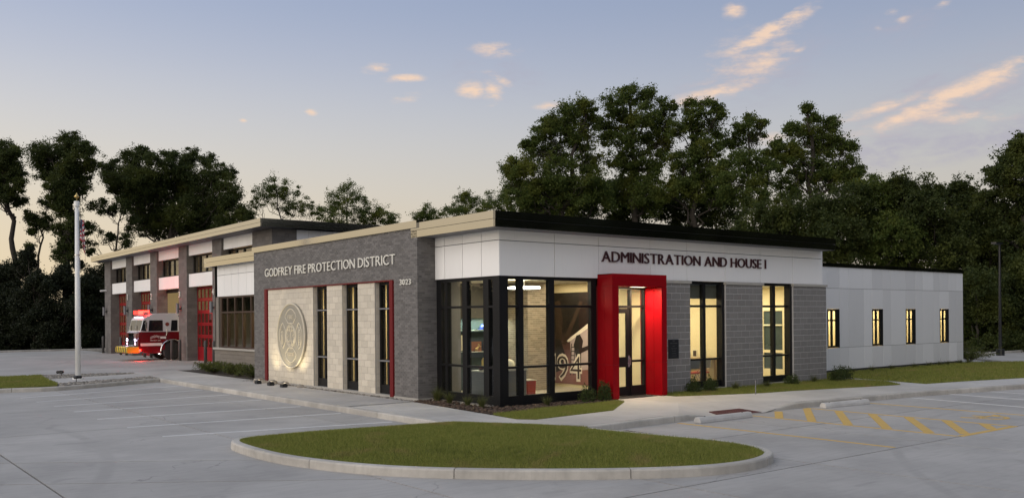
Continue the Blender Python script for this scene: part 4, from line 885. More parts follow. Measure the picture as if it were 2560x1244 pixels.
bl = thing('roller_blind', 'grey roller blind at the head of the left tall window', 'blind', (8.37,.28,3.36)); plain('blind_cloth', (.16,.145,.115), .8); obj('cloth', bx(-.84,.84,.0,.008,-.42,-.02), 'blind_cloth', bl); obj('roller', MB().tube([(-.85,.0,.0),(.85,.0,.0)], .03, 10), 'grey_plastic', bl); obj('hem_bar', bx(-.84,.84,-.006,.014,-.45,-.42), 'grey_plastic', bl)
wb = thing('glazed_cabinet', 'tall glazed cabinet in the room behind the right tall window', 'cabinet', (13.97,1.55,.02), rz=-math.pi/2); obj('frame', MB().box(-.5,-.42,0,.4,0,2.6).box(.42,.5,0,.4,0,2.6).box(-.42,.42,0,.4,2.5,2.6).box(-.42,.42,0,.4,0,.35).box(-.42,.42,0,.4,.95,1.05).box(-.42,.42,.36,.4,.35,2.5), 'cream_wall', wb); obj('panel', bx(-.42,.42,.05,.07,.35,.95), 'teal_wall', wb); obj('panel', bx(-.42,.42,.05,.07,1.05,2.5), 'teal_wall', wb); obj('shelf_board', bx(-.42,.42,-.03,.05,1.95,2.0), 'paper', wb)
ch = thing('office_desk', 'teal topped office desk with a white chair behind the office window', 'desk', (2.35,18.6,.02)); plain('teal_gloss', (.03,.22,.20), .4); obj('desk_top', bx(-.5,.5,-.6,.6,.98,1.02), 'teal_gloss', ch); obj('side', bx(-.48,-.42,-.55,.55,0,.98), 'paper', ch); obj('side', bx(.42,.48,-.55,.55,0,.98), 'paper', ch); obj('screen', bx(.1,.14,-.3,.3,1.1,1.55), 'paper', ch); obj('stand', bx(.09,.15,-.05,.05,1.02,1.1), 'grey_plastic', ch)

# ------------------------------------------------------------------ lettering
LET = {}
def glyph(ch, depth, mat, bold=0.0):
    k = (ch, depth, mat, bold)
    if k in LET: return LET[k]
    cu = bpy.data.curves.new('letter', 'FONT'); cu.body = ch; cu.size = 1.0; cu.extrude = .5; cu.resolution_u = 3; cu.offset = bold
    o = bpy.data.objects.new('letter', cu); root_col.objects.link(o); dg_ = bpy.context.evaluated_depsgraph_get(); me = bpy.data.meshes.new_from_object(o.evaluated_get(dg_))
    bpy.data.objects.remove(o); v = np.array([p.co[:] for p in me.vertices]); me.materials.clear(); me.materials.append(MATS[mat])
    LET[k] = (me, v[:,0].min(), v[:,0].max(), v[:,1].min(), v[:,1].max()); return LET[k]
CAP = glyph('H', 1, 'sign_cream')[4]
def lettering(text, parent, width, height, depth, mat, face, gap=.10, space=.32, bold=0.0, serif=None, name='letter', warp=None):
    """one mesh for each letter, laid from u=0 to u=width; face(u, v, d) gives the world point"""
    x = 0; items = []
    for ch in text:
        if ch == ' ': x += space; continue
        g = glyph(ch, 1, mat, bold); items.append((ch, g, x)); x += (g[2] - g[1]) + gap
    tot = x - gap; sx = width / tot; sz = height / CAP
    for ch, g, x in items:
        me = bpy.data.meshes.new(name); vs = [p.co for p in g[0].vertices]
        def pt(p):
            u = (x + p[0] - g[1]) * sx; v = p[1] * sz; d = (p[2] + .5) * depth
            return warp(u, v, d) if warp else face(u, v, d)
        V = [pt(p) for p in vs]; F = [tuple(p.vertices) for p in g[0].polygons]
        mb = MB(); mb.add(V, F)
        if serif:
            l, r_s = x * sx, (x + g[2] - g[1]) * sx; s = height * .075; e = height * .10
            def tick(u0, u1, v0, v1):
                q = [(u0,v0),(u1,v0),(u1,v1),(u0,v1)]; mb.add([face(*p, .0005) for p in q] + [face(*p, depth + .0015) for p in q], [(4,5,6,7),(0,1,5,4),(1,2,6,5),(2,3,7,6),(3,0,4,7)])
            for spec in serif.get(ch, ''):
                cx = {'a': l, 'b': l, 'c': r_s, 'd': r_s, 'm': (l+r_s)/2, 'n': (l+r_s)/2}[spec]; v0 = 0 if spec in 'acm' else height - s
                w = height * .055
                cx = cx + w if spec in 'ab' else (cx - w if spec in 'cd' else cx)
                tick(cx - e, cx + e, v0, v0 + s)
        obj(name, mb.mesh(name, mat), None, parent)
wf = lambda x, y1, z: (lambda u, v, d: (x - d, y1 - u, z + v))
sf = lambda y, x0, z: (lambda u, v, d: (x0 + u, y - d, z + v))
SER = {'A': 'ac', 'D': '', 'M': '', 'I': '', 'N': 'a', 'T': 'm', 'R': 'ac', 'H': 'ac', 'U': 'b', 'E': '', 'S': '', 'O': '', '1': 'bm'}
s1 = thing('wall_sign', 'raised cream letters reading GODFREY FIRE PROTECTION DISTRICT on grey brick', 'sign', (-.6,13.77,3.96)); s1.matrix_world.identity; s1.location = (0,0,0)
lettering('GODFREY FIRE PROTECTION DISTRICT', s1, 9.55, .30, .03, 'sign_cream', wf(-.625,13.77,3.955), gap=.11, space=.28, bold=-.006)
s2 = thing('wall_sign', 'raised dark red letters reading ADMINISTRATION AND HOUSE 1 on white panels', 'sign')
lettering('ADMINISTRATION AND HOUSE 1', s2, 7.70, .305, .045, 'sign_red', sf(-.018,3.70,3.94), gap=.125, space=.30, bold=-.007, serif=SER)
s3 = thing('house_number', 'small cream street number 3023 beside the red frame', 'sign'); lettering('3023', s3, .62, .155, .03, 'sign_cream', wf(-.615,3.98,3.33), bold=.004)
for n, (y, z, h) in {'1': (45.76,3.74,.40), '2': (40.42,3.68,.37), '3': (34.95,3.69,.33), '4': (29.42,3.71,.32)}.items():
    t = thing('bay_number', {'1': 'narrow cream figure one on the second bay column from the far end', '2': 'cream figure two on the third bay column from the far end', '3': 'cream figure three on the column beside the engine cab', '4': 'cream figure four on the column beside the office'}[n], 'sign', group='bay numbers'); w = .08 if n == '1' else .26; lettering(n, t, w, h, .04, 'sign_cream', wf(XB-.02,y - (.1 if n == '1' else 0),z), bold=.006)
mn = thing('mural_number', 'white outlined numerals 194 on the mural', 'number') if False else mu
for txt, y0 in (('1',4.62),('9',4.32),('4',3.66)):     # outlined figures: a pale figure with a smaller dark one on it
    w = .60 if txt != '1' else .25
    lettering(txt, mu, w, .82, .004, 'mural_white', lambda u, v, d, y0=y0: (-.0155 - d, (y0 - 3.1) - u, .14 + v), bold=.035, name='numeral')
    lettering(txt, mu, w*.90, .76, .004, 'mural_brown', lambda u, v, d, y0=y0, w=w: (-.0205 - d, (y0 - 3.1) - u - w*.05, .17 + v), bold=-.012, name='numeral')
pq = thing('wall_plaque', 'small black plaque with lines of pale text right of the portal', 'plaque', (0,0,0)); obj('plate', bx(6.46,6.91,-.078,-.054,1.05,1.64), 'sign_black', pq)
plain('plaque_text', (.16,.16,.16), .5)
for k, t in enumerate(('GODFREY','FIRE PROTECTION DISTRICT','HOUSE 1','BOARD OF TRUSTEES','FIRE CHIEF','ARCHITECT','CONTRACTOR')): lettering(t, pq, (.12,.34,.12,.26,.16,.20,.22)[k], .022, .002, 'plaque_text', sf(-.0785,6.685-(.06,.17,.06,.13,.08,.10,.11)[k],1.585-.075*k), name='text_line') if k < 2 else lettering(t, pq, (.12,.34,.12,.26,.16,.20,.22)[k], .018, .002, 'plaque_text', sf(-.0785,6.685-(.06,.17,.06,.13,.08,.10,.11)[k],1.575-.075*k), name='text_line')

# ------------------------------------------------------------------ round emblem on the pale wall
EY, EZ, ER, EX = 11.42, 1.77, 1.16, -.615
em = thing('wall_emblem', 'large round stone emblem with raised cross reading FIRE RESCUE on pale block', 'emblem')
def ep(u, v, d=0.0): return (EX - .07 - d, EY - u, EZ + v)      # u to the right, v up, on the face of the disc
dv = MB(); n = 64
rim = [(ER,.0),(ER,-.055),(ER-.02,-.07),(.01,-.07)]
dv.lathe([(r, h) for r, h in rim], (EX,EY,EZ), n, 'x'); obj('disc', dv, 'emblem_grey', em)
def line(pts, r=.017, closed=True, mat='emblem_line', name='raised_line'): obj(name, MB().tube([ep(*p, .004) for p in pts], r, 6, closed=closed), mat, em, smooth=True)
line([(.985*ER*math.cos(t), .985*ER*math.sin(t)) for t in np.linspace(0, 2*math.pi, 64, endpoint=False)], .03)
for rr_ in (.40, .345): line([(rr_*math.cos(t), rr_*math.sin(t)) for t in np.linspace(0, 2*math.pi, 40, endpoint=False)], .014)
def arm(rot):
    # one arm of the cross: narrow waist, pointed shoulders, bowed outer edge
    P_ = [(-.20,.44),(-.46,.66)] + [(-.46+.12*s, .66+.16*s+.02*math.sin(s*3)) for s in (.5,1.0)] + [(.34*math.sin(t), .72+.23*math.cos(t)) for t in np.linspace(-.9,.9,9)] + [(.46-.12*s, .66+.16*s+.02*math.sin(s*3)) for s in (1.0,.5)] + [(.46,.66),(.20,.44)] + [(.45*math.sin(t), .45*math.cos(t)) for t in (.3,0,-.3)]
    c, s = math.cos(rot), math.sin(rot); return [(x*c - y*s, x*s + y*c) for x, y in P_]
for q in range(4): line(arm(q*math.pi/2), .016)
star = []
for k in range(6):
    a = k*math.pi/3; c, s = math.cos(a), math.sin(a)
    for x, y in ((-.085,.147),(-.085,.30),(.085,.30),(.085,.147)): star.append((x*c + y*s, -x*s + y*c))
line(star, .013)
line([(.012*math.sin(i*1.1), -.22+.055*i) for i in range(9)], .011, False)
lettering('FIRE', em, .40, .13, .02, 'emblem_line', lambda u, v, d: ep(u-.20, .60+v-.15*((u-.2)**2), d), gap=.12, bold=.004)
lettering('RESCUE', em, .52, .12, .02, 'emblem_line', lambda u, v, d: ep(u-.26, -.72+v+.25*((u-.26)**2), d), gap=.12, bold=.004)
line([(-.80,-.30),(-.64,-.30)], .018, False); line([(-.77,-.28),(-.77,.02),(-.67,.02),(-.67,-.28)], .014, False); line([(-.72+.06*math.cos(t), .10+.06*math.sin(t)) for t in np.linspace(0,6.28,12,endpoint=False)], .013); line([(-.79,.20),(-.65,.20),(-.72,.32)], .014)
for x in (.66, .80): line([(x,-.34),(x,.34)], .012, False)
for k in range(8): line([(.66,-.30+k*.085),(.80,-.30+k*.085)], .009, False)
line([(.62,.10),(.88,.32)], .012, False); line([(.62,.32),(.74,.10)], .01, False)
# ground lights washing it
for i, y in enumerate((12.9, 11.75, 10.65)):
    t = thing('ground_light', ('left','middle','right')[i] + ' black ground light in the gravel below the emblem', 'lamp', (-1.30,y,-.02), 'ground lights below the emblem'); obj('housing', MB().prism([(-.10,.0),(.06,.0),(.10,.09),(.02,.16),(-.10,.13)], 'y', -.11, .11), 'sign_black', t); obj('lens', MB().prism([(.062,.075),(.102,.095),(.024,.162),(-.01,.145)], 'y', -.09, .09), 'lamp_warm', t); obj('stem', bx(-.02,.02,-.02,.02,-.05,.01), 'sign_black', t)
    spot('ground_light_beam', (-1.22,y,.17), (-.60,y-.1,1.9), 62, (1,.84,.54), 92, 1.0, .10)
# ------------------------------------------------------------------ fire engine leaving bay 3
plain('engine_red', (.13,.003,.008), .22, coat=.6, var=.05); plain('engine_white', (.60,.60,.61), .25, coat=.6, var=.03); plain('stripe_white', (.72,.70,.66), .4); plain('window_dark', (.012,.013,.016), .06, var=.1); plain('bumper_yellow', (.55,.42,.03), .45)
emit('beacon_red', (1.0,.012,.008), 24); emit('beacon_dim', (1.0,.015,.01), 7); emit('head_white', (.85,.75,1.0), 30); emit('marker_pink', (1.0,.45,.55), 6)
fe = thing('fire_engine', 'red and white fire engine with flashing lights leaving the third bay', 'fire engine', (.9,37.17,0))
HW = 1.22
def f(mb, nm, mat, par=fe, **k): return obj(nm, mb, mat, par, **k)
# lower cab with the wheel arch cut out (side view x, z)
WC, WR = 1.99, .66
arch = [(WC + WR*math.cos(t), .54 + WR*math.sin(t)) for t in np.linspace(math.pi*1.06, -math.pi*.06, 15)]
low = [(.10,.62),(.04,.80),(.02,1.30),(.06,1.62),(.10,1.67),(3.0,1.67),(3.0,.42)] + arch[::-1] + [(1.2,.42),(.4,.45)]
f(MB().prism(low, 'y', -HW, HW), 'cab_body', 'engine_red', bevel=.02)
up = [(.10,1.672),(.16,1.72),(.33,2.40),(.42,2.52),(.80,2.70),(1.0,2.76),(3.0,2.79),(3.0,1.672)]
ub = f(MB().prism(up, 'y', -HW+.01, HW-.01), 'cab_top', 'engine_white', bevel=.05)
f(bx(3.02,8.4,-HW,HW,.45,2.95), 'pump_body', 'engine_red'); f(bx(8.4,8.5,-HW+.05,HW-.05,.5,2.9), 'tail_panel', 'stainless')
def quad(pts, th, nrm):
    n = Vector(nrm).normalized() * th; a = [Vector(p) for p in pts]; b = [p + n for p in a]
    return MB().add(a + b, [(4,5,6,7),(0,3,2,1)] + [(i,(i+1)%4,4+(i+1)%4,4+i) for i in range(4)])
nf = (-.97,0,.24)
for y0, y1 in ((-HW+.10,-.03),(.03,HW-.10)):
    w = f(quad([(.175,y0,1.76),(.325,y0,2.36),(.325,y1,2.36),(.175,y1,1.76)], .012, nf), 'windshield', 'window_dark')
    obj('wiper', MB().tube([(.15,(y0+y1)/2,1.74),(.22,(y0+y1)/2+.25,2.05)], .01, 5), 'black_rubber', w)
f(quad([(.20,-HW-.002,1.76),(.34,-HW-.002,2.34),(.50,-HW-.002,2.36),(.50,-HW-.002,1.72)], .006, (0,-1,0)), 'corner_window', 'window_dark')
for (x0, x1, z0, z1) in ((.62,1.44,1.72,2.36),(1.90,2.30,1.72,2.36)):
    f(quad([(x0,-HW+.008,z0),(x0+.05,-HW+.008,z1),(x1,-HW+.008,z1),(x1,-HW+.008,z0)], .006, (0,-1,0)), 'side_window', 'window_dark')
dr_ = f(quad([(.56,-HW-.001,.62),(.56,-HW-.001,1.66),(1.56,-HW-.001,1.66),(1.56,-HW-.001,.62)], .004, (0,-1,0)), 'cab_door', 'engine_red')
obj('door_handle', MB().tube([(1.62,-HW-.03,1.45),(1.66,-HW-.05,1.60),(1.64,-HW-.03,1.85)], .016, 6), 'chrome', dr_); obj('mirror', MB().tube([(.50,-HW,2.30),(.40,-HW-.22,2.30),(.40,-HW-.22,1.85),(.50,-HW,1.80)], .014, 6).box(.36,.46,-HW-.30,-HW-.20,1.90,2.25), 'chrome', dr_)
f(quad([(.16,-HW-.006,.86),(.16,-HW-.006,1.02),(1.40,-HW-.006,1.02),(1.40,-HW-.006,.86)], .004, (0,-1,0)), 'reflective_stripe', 'stripe_white')
f(MB().lathe([(.10,-HW-.006),(.115,-HW-.006),(.115,-HW-.002),(.10,-HW-.002)], (1.70,0,2.12), 20, 'y'), 'round_badge', 'oxblood'); f(bx(2.36,2.52,-HW-.004,-HW+.006,2.56,2.66), 'number_badge', 'window_dark'); f(bx(2.42,2.52,-HW-.006,-HW-.002,1.36,1.48), 'crest', 'stripe_white'); f(bx(1.30,1.62,-HW-.012,-HW-.004,1.27,1.40), 'name_plate', 'stripe_white')
for z in (.05,): f(MB().tube([(WC + (WR+.02)*math.cos(t), -HW-.01, .54 + (WR+.02)*math.sin(t)) for t in np.linspace(0, math.pi, 18)], .03, 6), 'wheel_arch', 'chrome')
f(bx(1.2,1.36,-HW-.02,-HW+.3,.34,.42), 'step', 'stainless'); f(bx(.55,1.25,-HW+.01,HW-.01,.42,.60), 'step_box', 'engine_red')
lettering('GODFREY', fe, .62, .13, .004, 'stripe_white', lambda u, v, d: (.72+u, -HW-.005-d, 1.24 + v + .10 - .9*(u-.31)**2), gap=.10, bold=.01)
lettering('FIRE PROT. DIST.', fe, .62, .065, .004, 'stripe_white', lambda u, v, d: (.72+u, -HW-.005-d, 1.14 + v), gap=.10)
# front: grille, lamps, bumper
gr = f(bx(-.02,.05,-.55,.55,.80,1.60), 'grille', 'chrome')
for k in range(7): obj('grille_bar', bx(-.035,-.018,-.50,.50,.86+k*.10,.90+k*.10), 'window_dark' if k % 2 else 'chrome', gr)
for s in (-1, 1):
    for k, (z, mt2, rr_) in enumerate(((1.20,'head_white',.075),(.98,'marker_pink',.055))):
        hl = f(bx(-.03,.05,s*.83-.20,s*.83+.20,z-.10,z+.10), 'headlight_bezel', 'chrome')
        obj('headlight', MB().lathe([(.01,-.045),(rr_,-.045),(rr_,-.03),(.01,-.03)], (0,s*.83,z), 16, 'x'), mt2, hl)
f(bx(.03,.12,-1.0,1.0,1.62,1.70), 'cowl', 'engine_white')
bm_ = f(MB().prism([(-.55,.46),(-.60,.52),(-.60,.78),(-.55,.82),(.10,.82),(.10,.46)], 'y', -HW, HW), 'bumper', 'bumper_yellow', bevel=.02)
for k in range(5):
    y = -HW + .12 + k*.48; obj('chevron', MB().add([(-.606,y,.50),(-.606,y+.14,.50),(-.606,y+.30,.80),(-.606,y+.16,.80),(-.601,y,.50),(-.601,y+.14,.50),(-.601,y+.30,.80),(-.601,y+.16,.80)], [(0,3,2,1),(4,5,6,7),(0,1,5,4),(1,2,6,5),(2,3,7,6),(3,0,4,7)]), 'window_dark' if k % 2 else 'engine_red', bm_)
f(bx(-.50,-.05,-HW+.15,HW-.15,.82,.87), 'tread_plate', 'stainless')
# warning lights
lb = f(bx(.42,.72,-.95,.95,2.70,2.84), 'light_bar', 'grey_plastic')
for k in range(6):
    y = -.80 + k*.32; obj('beacon', bx(.39,.75,y-.14,y+.14,2.72,2.93), 'beacon_red' if k < 3 else 'beacon_dim', lb)
f(MB().lathe([(.01,-HW-.05),(.06,-HW-.05),(.06,-HW),(.01,-HW)], (.12,0,.62), 14, 'y'), 'warning_light', 'beacon_red')
for y in (-.7,-.35,0,.35,.7): f(bx(.36,.44,y-.05,y+.05,2.53,2.57), 'marker_light', 'marker_pink')
def point(name, loc, power, color, rad=.08):
    l = bpy.data.lights.new(name, 'POINT'); l.energy = power; l.color = color; l.shadow_soft_size = rad; o = link(bpy.data.objects.new(name, l)); o.location = loc; return o
point('beacon_glow', (1.30,36.2,2.98), 9, (1,.03,.015)); point('warning_glow', (.95,35.55,.25), 24, (1,.03,.015)); point('head_glow', (.45,37.2,1.2), 14, (.75,.65,1)); point('step_glow', (2.15,35.7,.36), 3, (1,.95,.85), .03)
def wheel(x, y, s, parent):
    w = obj('wheel', MB().lathe([(.33,-.15),(.50,-.15),(.54,-.11),(.54,.11),(.50,.15),(.33,.15)], (x,y,.54), 32, 'y'), 'black_rubber', parent, smooth=False)
    rm_ = obj('rim', MB().lathe([(.02,y+s*.10),(.10,y+s*.13),(.14,y+s*.09),(.27,y+s*.06),(.32,y+s*.13),(.335,y+s*.15),(.33,y+s*.02)], (x,0,.54), 28, 'y'), 'chrome', w, smooth=True)
    hb = MB()
    for k in range(10): a = k*2*math.pi/10; hb.lathe([(.006,y+s*.07),(.032,y+s*.085),(.032,y+s*.092),(.006,y+s*.094)], (x+.21*math.cos(a),0,.54+.21*math.sin(a)), 8, 'y')
    obj('hand_holes', hb, 'window_dark', w); return w
for x in (WC, 6.4):
    for s in (-1, 1): wheel(x, s*(HW-.16), s, fe)

# ------------------------------------------------------------------ small things round the building
bo = thing('bollard', '', 'bollard', (2.7,52.0,0), 'bollards in front of the engine bays'); obj('post', MB().lathe([(.085,-.01),(.085,1.15),(.075,1.2),(.045,1.235),(.005,1.245)], n=18), 'bollard_paint', bo, smooth=True); obj('base_ring', MB().lathe([(.10,-.01),(.10,.012),(.086,.02)], n=18), 'cast_stone', bo)
BOL = [(51.0,'bollard standing left of the far end column'),(46.38,'bollard left of the column numbered 1, behind the bumper'),(45.0,'bollard right of the column numbered 1, behind the bumper'),(40.85,'bollard left of the column numbered 2, half hidden by the engine'),(39.5,'bollard right of the column numbered 2, half hidden by the engine'),(35.45,'bollard in front of the front wheel of the engine'),(34.0,'bollard in front of the column numbered 3'),(29.78,'bollard in front of the red door beside the office'),(28.5,'bollard at the office corner below the number 4')]
for i, (y, lab) in enumerate(BOL):
    o = bo if i == 0 else copy_tree(bo); o.location = (2.70,y,0); o['label'] = lab
wl_ = thing('wall_lamp', '', 'lamp', (XB,50.84,2.72), 'wall lamps on the bay columns'); obj('shade', MB().tube([(-.20,.28,.0),(-.20,.28,.60)], .085, 16), 'grey_plastic', wl_); obj('arm', bx(-.20,-.02,.22,.34,.24,.30), 'sign_black', wl_); obj('bracket', bx(-.03,.0,.16,.38,.18,.38), 'sign_black', wl_)
for i, (y, lab) in enumerate(((50.84,'cylinder wall lamp on the far end column'),(45.38,'cylinder wall lamp below the figure one, left of the engine'),(39.93,'cylinder wall lamp below the figure two, above the engine cab'),(34.40,'cylinder wall lamp on the column right of the engine cab'),(28.87,'cylinder wall lamp beside the office window'))):
    o = wl_ if i == 0 else copy_tree(wl_); o.location = (XB,y,2.74); o['label'] = lab
sc_ = thing('security_camera', 'small white security camera high on the far end column', 'camera', (XB,51.2,4.55)); obj('mount', bx(-.06,.0,-.05,.05,-.05,.05), 'white_paint', sc_); obj('housing', MB().tube([(-.05,0,.0),(-.42,.02,-.04)], .065, 12), 'white_paint', sc_)
# flagpole and flag
fp = thing('flagpole', 'tall white flagpole with gilt finial in a concrete pad', 'flagpole', (-5.67,20.71,0)); obj('pole', MB().tube([(0,0,.0),(0,0,3.0),(0,0,7.0)], [.105,.095,.070], 20), 'white_paint', fp, smooth=True); obj('collar', MB().lathe([(.21,-.004),(.21,.05),(.19,.07),(.125,.09),(.11,.12)], n=24), 'white_paint', fp); obj('truck', MB().lathe([(.10,6.98),(.105,7.0),(.105,7.17),(.09,7.19),(.02,7.2)], n=20), 'white_paint', fp); obj('finial', MB().lathe([(.012,7.2),(.012,7.30),(.085,7.34),(.10,7.38),(.05,7.44),(.012,7.52),(.003,7.54)], n=16), 'brass', fp, smooth=True); obj('ring', MB().lathe([(.088,5.0),(.10,5.0),(.10,5.04),(.088,5.04)], n=18), 'stainless', fp)
obj('halyard', MB().tube([(.10,-.06,1.2),(.09,-.05,6.95)], .005, 5), 'white_line', fp); obj('cleat', bx(.085,.12,-.10,-.04,1.15,1.3), 'stainless', fp)
m, nt, b, _ = nodes('flag_cloth'); uvn = nt.nodes.new('ShaderNodeUVMap'); sp_ = nt.nodes.new('ShaderNodeSeparateXYZ'); nt.links.new(uvn.outputs[0], sp_.inputs[0]); U, V_ = sp_.outputs[0], sp_.outputs[1]
st_ = mt(nt, 'MODULO', mt(nt, 'FLOOR', mt(nt, 'MULTIPLY', V_, 13.0)), 2.0); c = mx(nt, st_, (.34,.015,.03), (.55,.55,.56)); 
fu = mt(nt, 'SUBTRACT', mt(nt, 'FRACT', mt(nt, 'MULTIPLY', U, 13.0)), .5); fv = mt(nt, 'SUBTRACT', mt(nt, 'FRACT', mt(nt, 'MULTIPLY', V_, 15.0)), .5)
dot = mt(nt, 'LESS_THAN', mt(nt, 'ADD', mt(nt, 'MULTIPLY', fu, fu), mt(nt, 'MULTIPLY', fv, fv)), .06)
c = mx(nt, mt(nt, 'MULTIPLY', mt(nt, 'LESS_THAN', U, .42), mt(nt, 'GREATER_THAN', V_, .4615)), c, mx(nt, dot, (.01,.015,.07), (.5,.5,.52))); sock(nt, c, b.inputs['Base Color']); b.inputs['Roughness'].default_value = .8
def flag():
    nu, nv = 40, 26; V = []; UV = []
    for i in range(nu + 1):
        for j in range(nv + 1):
            u, v = i/nu, j/nv
            out = .22*math.sin(min(u*1.5,1)*1.57) + .05*math.sin(u*9 + v*2.2) ; side = .055*math.sin(u*13 + 1.5*v)*(.3+u)
            z = 5.62 + v*1.0 - .95*u**1.15*(.55 + .45*(1-v)) + .02*math.sin(u*17)
            V.append((.12 + out*(.45+.55*(1-v*.6)), side - .02, z)); UV.append((u, v))
    F = [(i*(nv+1)+j, (i+1)*(nv+1)+j, (i+1)*(nv+1)+j+1, i*(nv+1)+j+1) for i in range(nu) for j in range(nv)]
    me = bpy.data.meshes.new('flag'); me.from_pydata(V, [], F); l = me.uv_layers.new(name='UVMap')
    for p in me.polygons:
        for li, vi in zip(p.loop_indices, p.vertices): l.data[li].uv = UV[vi]
    me.materials.append(MATS['flag_cloth']); me.shade_smooth(); o = obj('flag', me, None, label='limp stars and stripes flag hanging from the white pole', cat='flag'); o.location = (-5.67,20.71,0); o.rotation_euler[2] = R(-42)
    md = o.modifiers.new('thickness', 'SOLIDIFY'); md.thickness = .004
flag()
for i, (x, y, rz) in enumerate(((-6.1,19.05,.4),(-5.75,23.3,2.4))):
    t = thing('spotlight', ('small black spotlight in the gravel before the flagpole','small black spotlight in the gravel behind the flagpole')[i], 'lamp', (x,y,-.02), 'spotlights round the flagpole', rz=rz); obj('stem', MB().tube([(0,0,-.02),(0,0,.14)], .015, 8), 'sign_black', t); obj('head', MB().lathe([(.02,-.10),(.06,-.09),(.075,.08),(.065,.085),(.02,.06)], (0,0,.20), 14, 'y'), 'sign_black', t, smooth=True); obj('head', MB().lathe([(.02,-.09),(.055,-.08),(.065,.07),(.02,.06)], (.14,0,.20), 14, 'y'), 'sign_black', t, smooth=True)
# wheel stops, drain, mat
ws_ = thing('wheel_stop', 'concrete wheel stop in the stall nearest the island', 'wheel stop', (3.0,-4.93,LZ), 'wheel stops in the stalls')
obj('bar', MB().prism([(-.11,.0),(.11,.0),(.10,.07),(.06,.135),(-.06,.135),(-.10,.07)], 'x', -.98, .98), 'stop_concrete', ws_, bevel=.015)
for x in (-.7, .7): obj('pin', MB().lathe([(.02,.133),(.02,.142),(.005,.145)], (x,0,0), 10), 'joint_dark', ws_)
w2 = copy_tree(ws_, None, 'concrete wheel stop right of the striped aisle'); w2.location = (8.15,-4.98,LZ); w2.rotation_euler[2] = R(-4)
dg2 = thing('drain_grate', 'long dark drain grate by the island kerb', 'drain', (-.30,-5.35,LZ)); obj('frame', bx(-.12,.12,-.55,.55,.0,.008), 'sign_black', dg2)
for k in range(10): obj('bar', bx(-.10,.10,-.50+k*.105,-.45+k*.105,.008,.014), 'bollard_paint', dg2)
dmx = obj('door_mat', bx(3.95,5.45,-.52,-.02,.002,.012), 'black_rubber', label='dark door mat inside the red portal', cat='mat')
mp_ = thing('marker_post', 'thin grey post at the lawn edge right of the portal', 'post', (8.0,-2.12,-.02)); obj('post', MB().tube([(0,0,0),(0,0,.40)], .014, 8), 'grey_plastic', mp_); obj('cap', MB().lathe([(.018,.40),(.018,.43),(.006,.44)], n=8), 'grey_plastic', mp_)
# road, parking edge and lamp post beyond the wing
rd = obj('road', MB().poly([(31.5,.3),(60,-8),(60,40),(41.5,22),(38,9),(36.2,4.6),(33.2,1.8)], -.12, -.04), 'lot_concrete', kind='structure'); kerb(smooth_path([(60,9.5),(48,6.0),(41.5,5.6),(39.6,5.5),(38.4,9.0),(38.6,20)], 4)[::-1], kr, sec=4, top=.08)
lp = thing('lamp_post', 'tall thin black lamp post before the dark trees', 'lamp post', (39.5,4.5,-.05)); obj('pole', MB().tube([(0,0,0),(0,0,6.4)], [.09,.06], 12), 'sign_black', lp); obj('base', MB().lathe([(.22,.0),(.22,.35),(.20,.38),(.06,.38)], n=16), 'sign_black', lp); obj('head', MB().box(-.75,.08,-.14,.14,6.36,6.46), 'sign_black', lp); obj('lens', bx(-.70,-.2,-.11,.11,6.345,6.36), 'grey_plastic', lp)

# ------------------------------------------------------------------ stones, gravel, planting
def stone_mesh(k, mat, sx=1, sy=1, sz=.6):
    mb = MB(); import_v = []
    ph = (1+5**.5)/2; V = [(-1,ph,0),(1,ph,0),(-1,-ph,0),(1,-ph,0),(0,-1,ph),(0,1,ph),(0,-1,-ph),(0,1,-ph),(ph,0,-1),(ph,0,1),(-ph,0,-1),(-ph,0,1)]
    F = [(0,11,5),(0,5,1),(0,1,7),(0,7,10),(0,10,11),(1,5,9),(5,11,4),(11,10,2),(10,7,6),(7,1,8),(3,9,4),(3,4,2),(3,2,6),(3,6,8),(3,8,9),(4,9,5),(2,4,11),(6,2,10),(8,6,7),(9,8,1)]
    r2 = random.Random(k); mb.add([(x*sx*r2.uniform(.7,1.2)/1.9, y*sy*r2.uniform(.7,1.2)/1.9, z*sz*r2.uniform(.7,1.2)/1.9) for x,y,z in V], F); return mb
plain('gravel', (.24,.22,.19), .85, var=.3, scale=30, piece=.45); plain('boulder', (.30,.27,.23), .85, var=.25, scale=8, bmp=.6, bscale=25); plain('mulch', (.07,.045,.03), .95, piece=.4)
def pebbles(poly, dens, r0, r1, z, mat, name, lab, cat):
    p = scatter(poly, dens); n = len(p); base = [np.array(stone_mesh(k, None).v) for k in range(6)]; F = np.array(stone_mesh(0, None).f); V = []; Q = []
    for i in range(n):
        b_ = base[i % 6]; a = rng.random()*6.28; s = r0 + (r1-r0)*rng.random()**2; c, sn = math.cos(a), math.sin(a)
        v = np.c_[b_[:,0]*c - b_[:,1]*sn, b_[:,0]*sn + b_[:,1]*c, b_[:,2]] * s; v += (p[i,0], p[i,1], z + .3*s); V.append(v); Q.append(F + i*12)
    o = obj(name, np_mesh(name, np.vstack(V), np.vstack(Q), mat), None, kind='stuff'); return tag(o, lab, cat)
pebbles(GRAV_W, 260, .03, .07, -.035, 'gravel', 'gravel', 'pale river gravel along the brick wall', 'gravel'); pebbles(GRAV_N, 130, .04, .08, -.03, 'gravel', 'gravel', 'river gravel behind the flagpole', 'gravel'); pebbles(GRAV_S, 130, .04, .08, -.03, 'gravel', 'gravel', 'river gravel between flagpole walk and kerb', 'gravel')
pebbles([p for p in BED_SW], 160, .03, .07, -.015, 'mulch', 'mulch', 'brown mulch round the corner glazing', 'mulch')
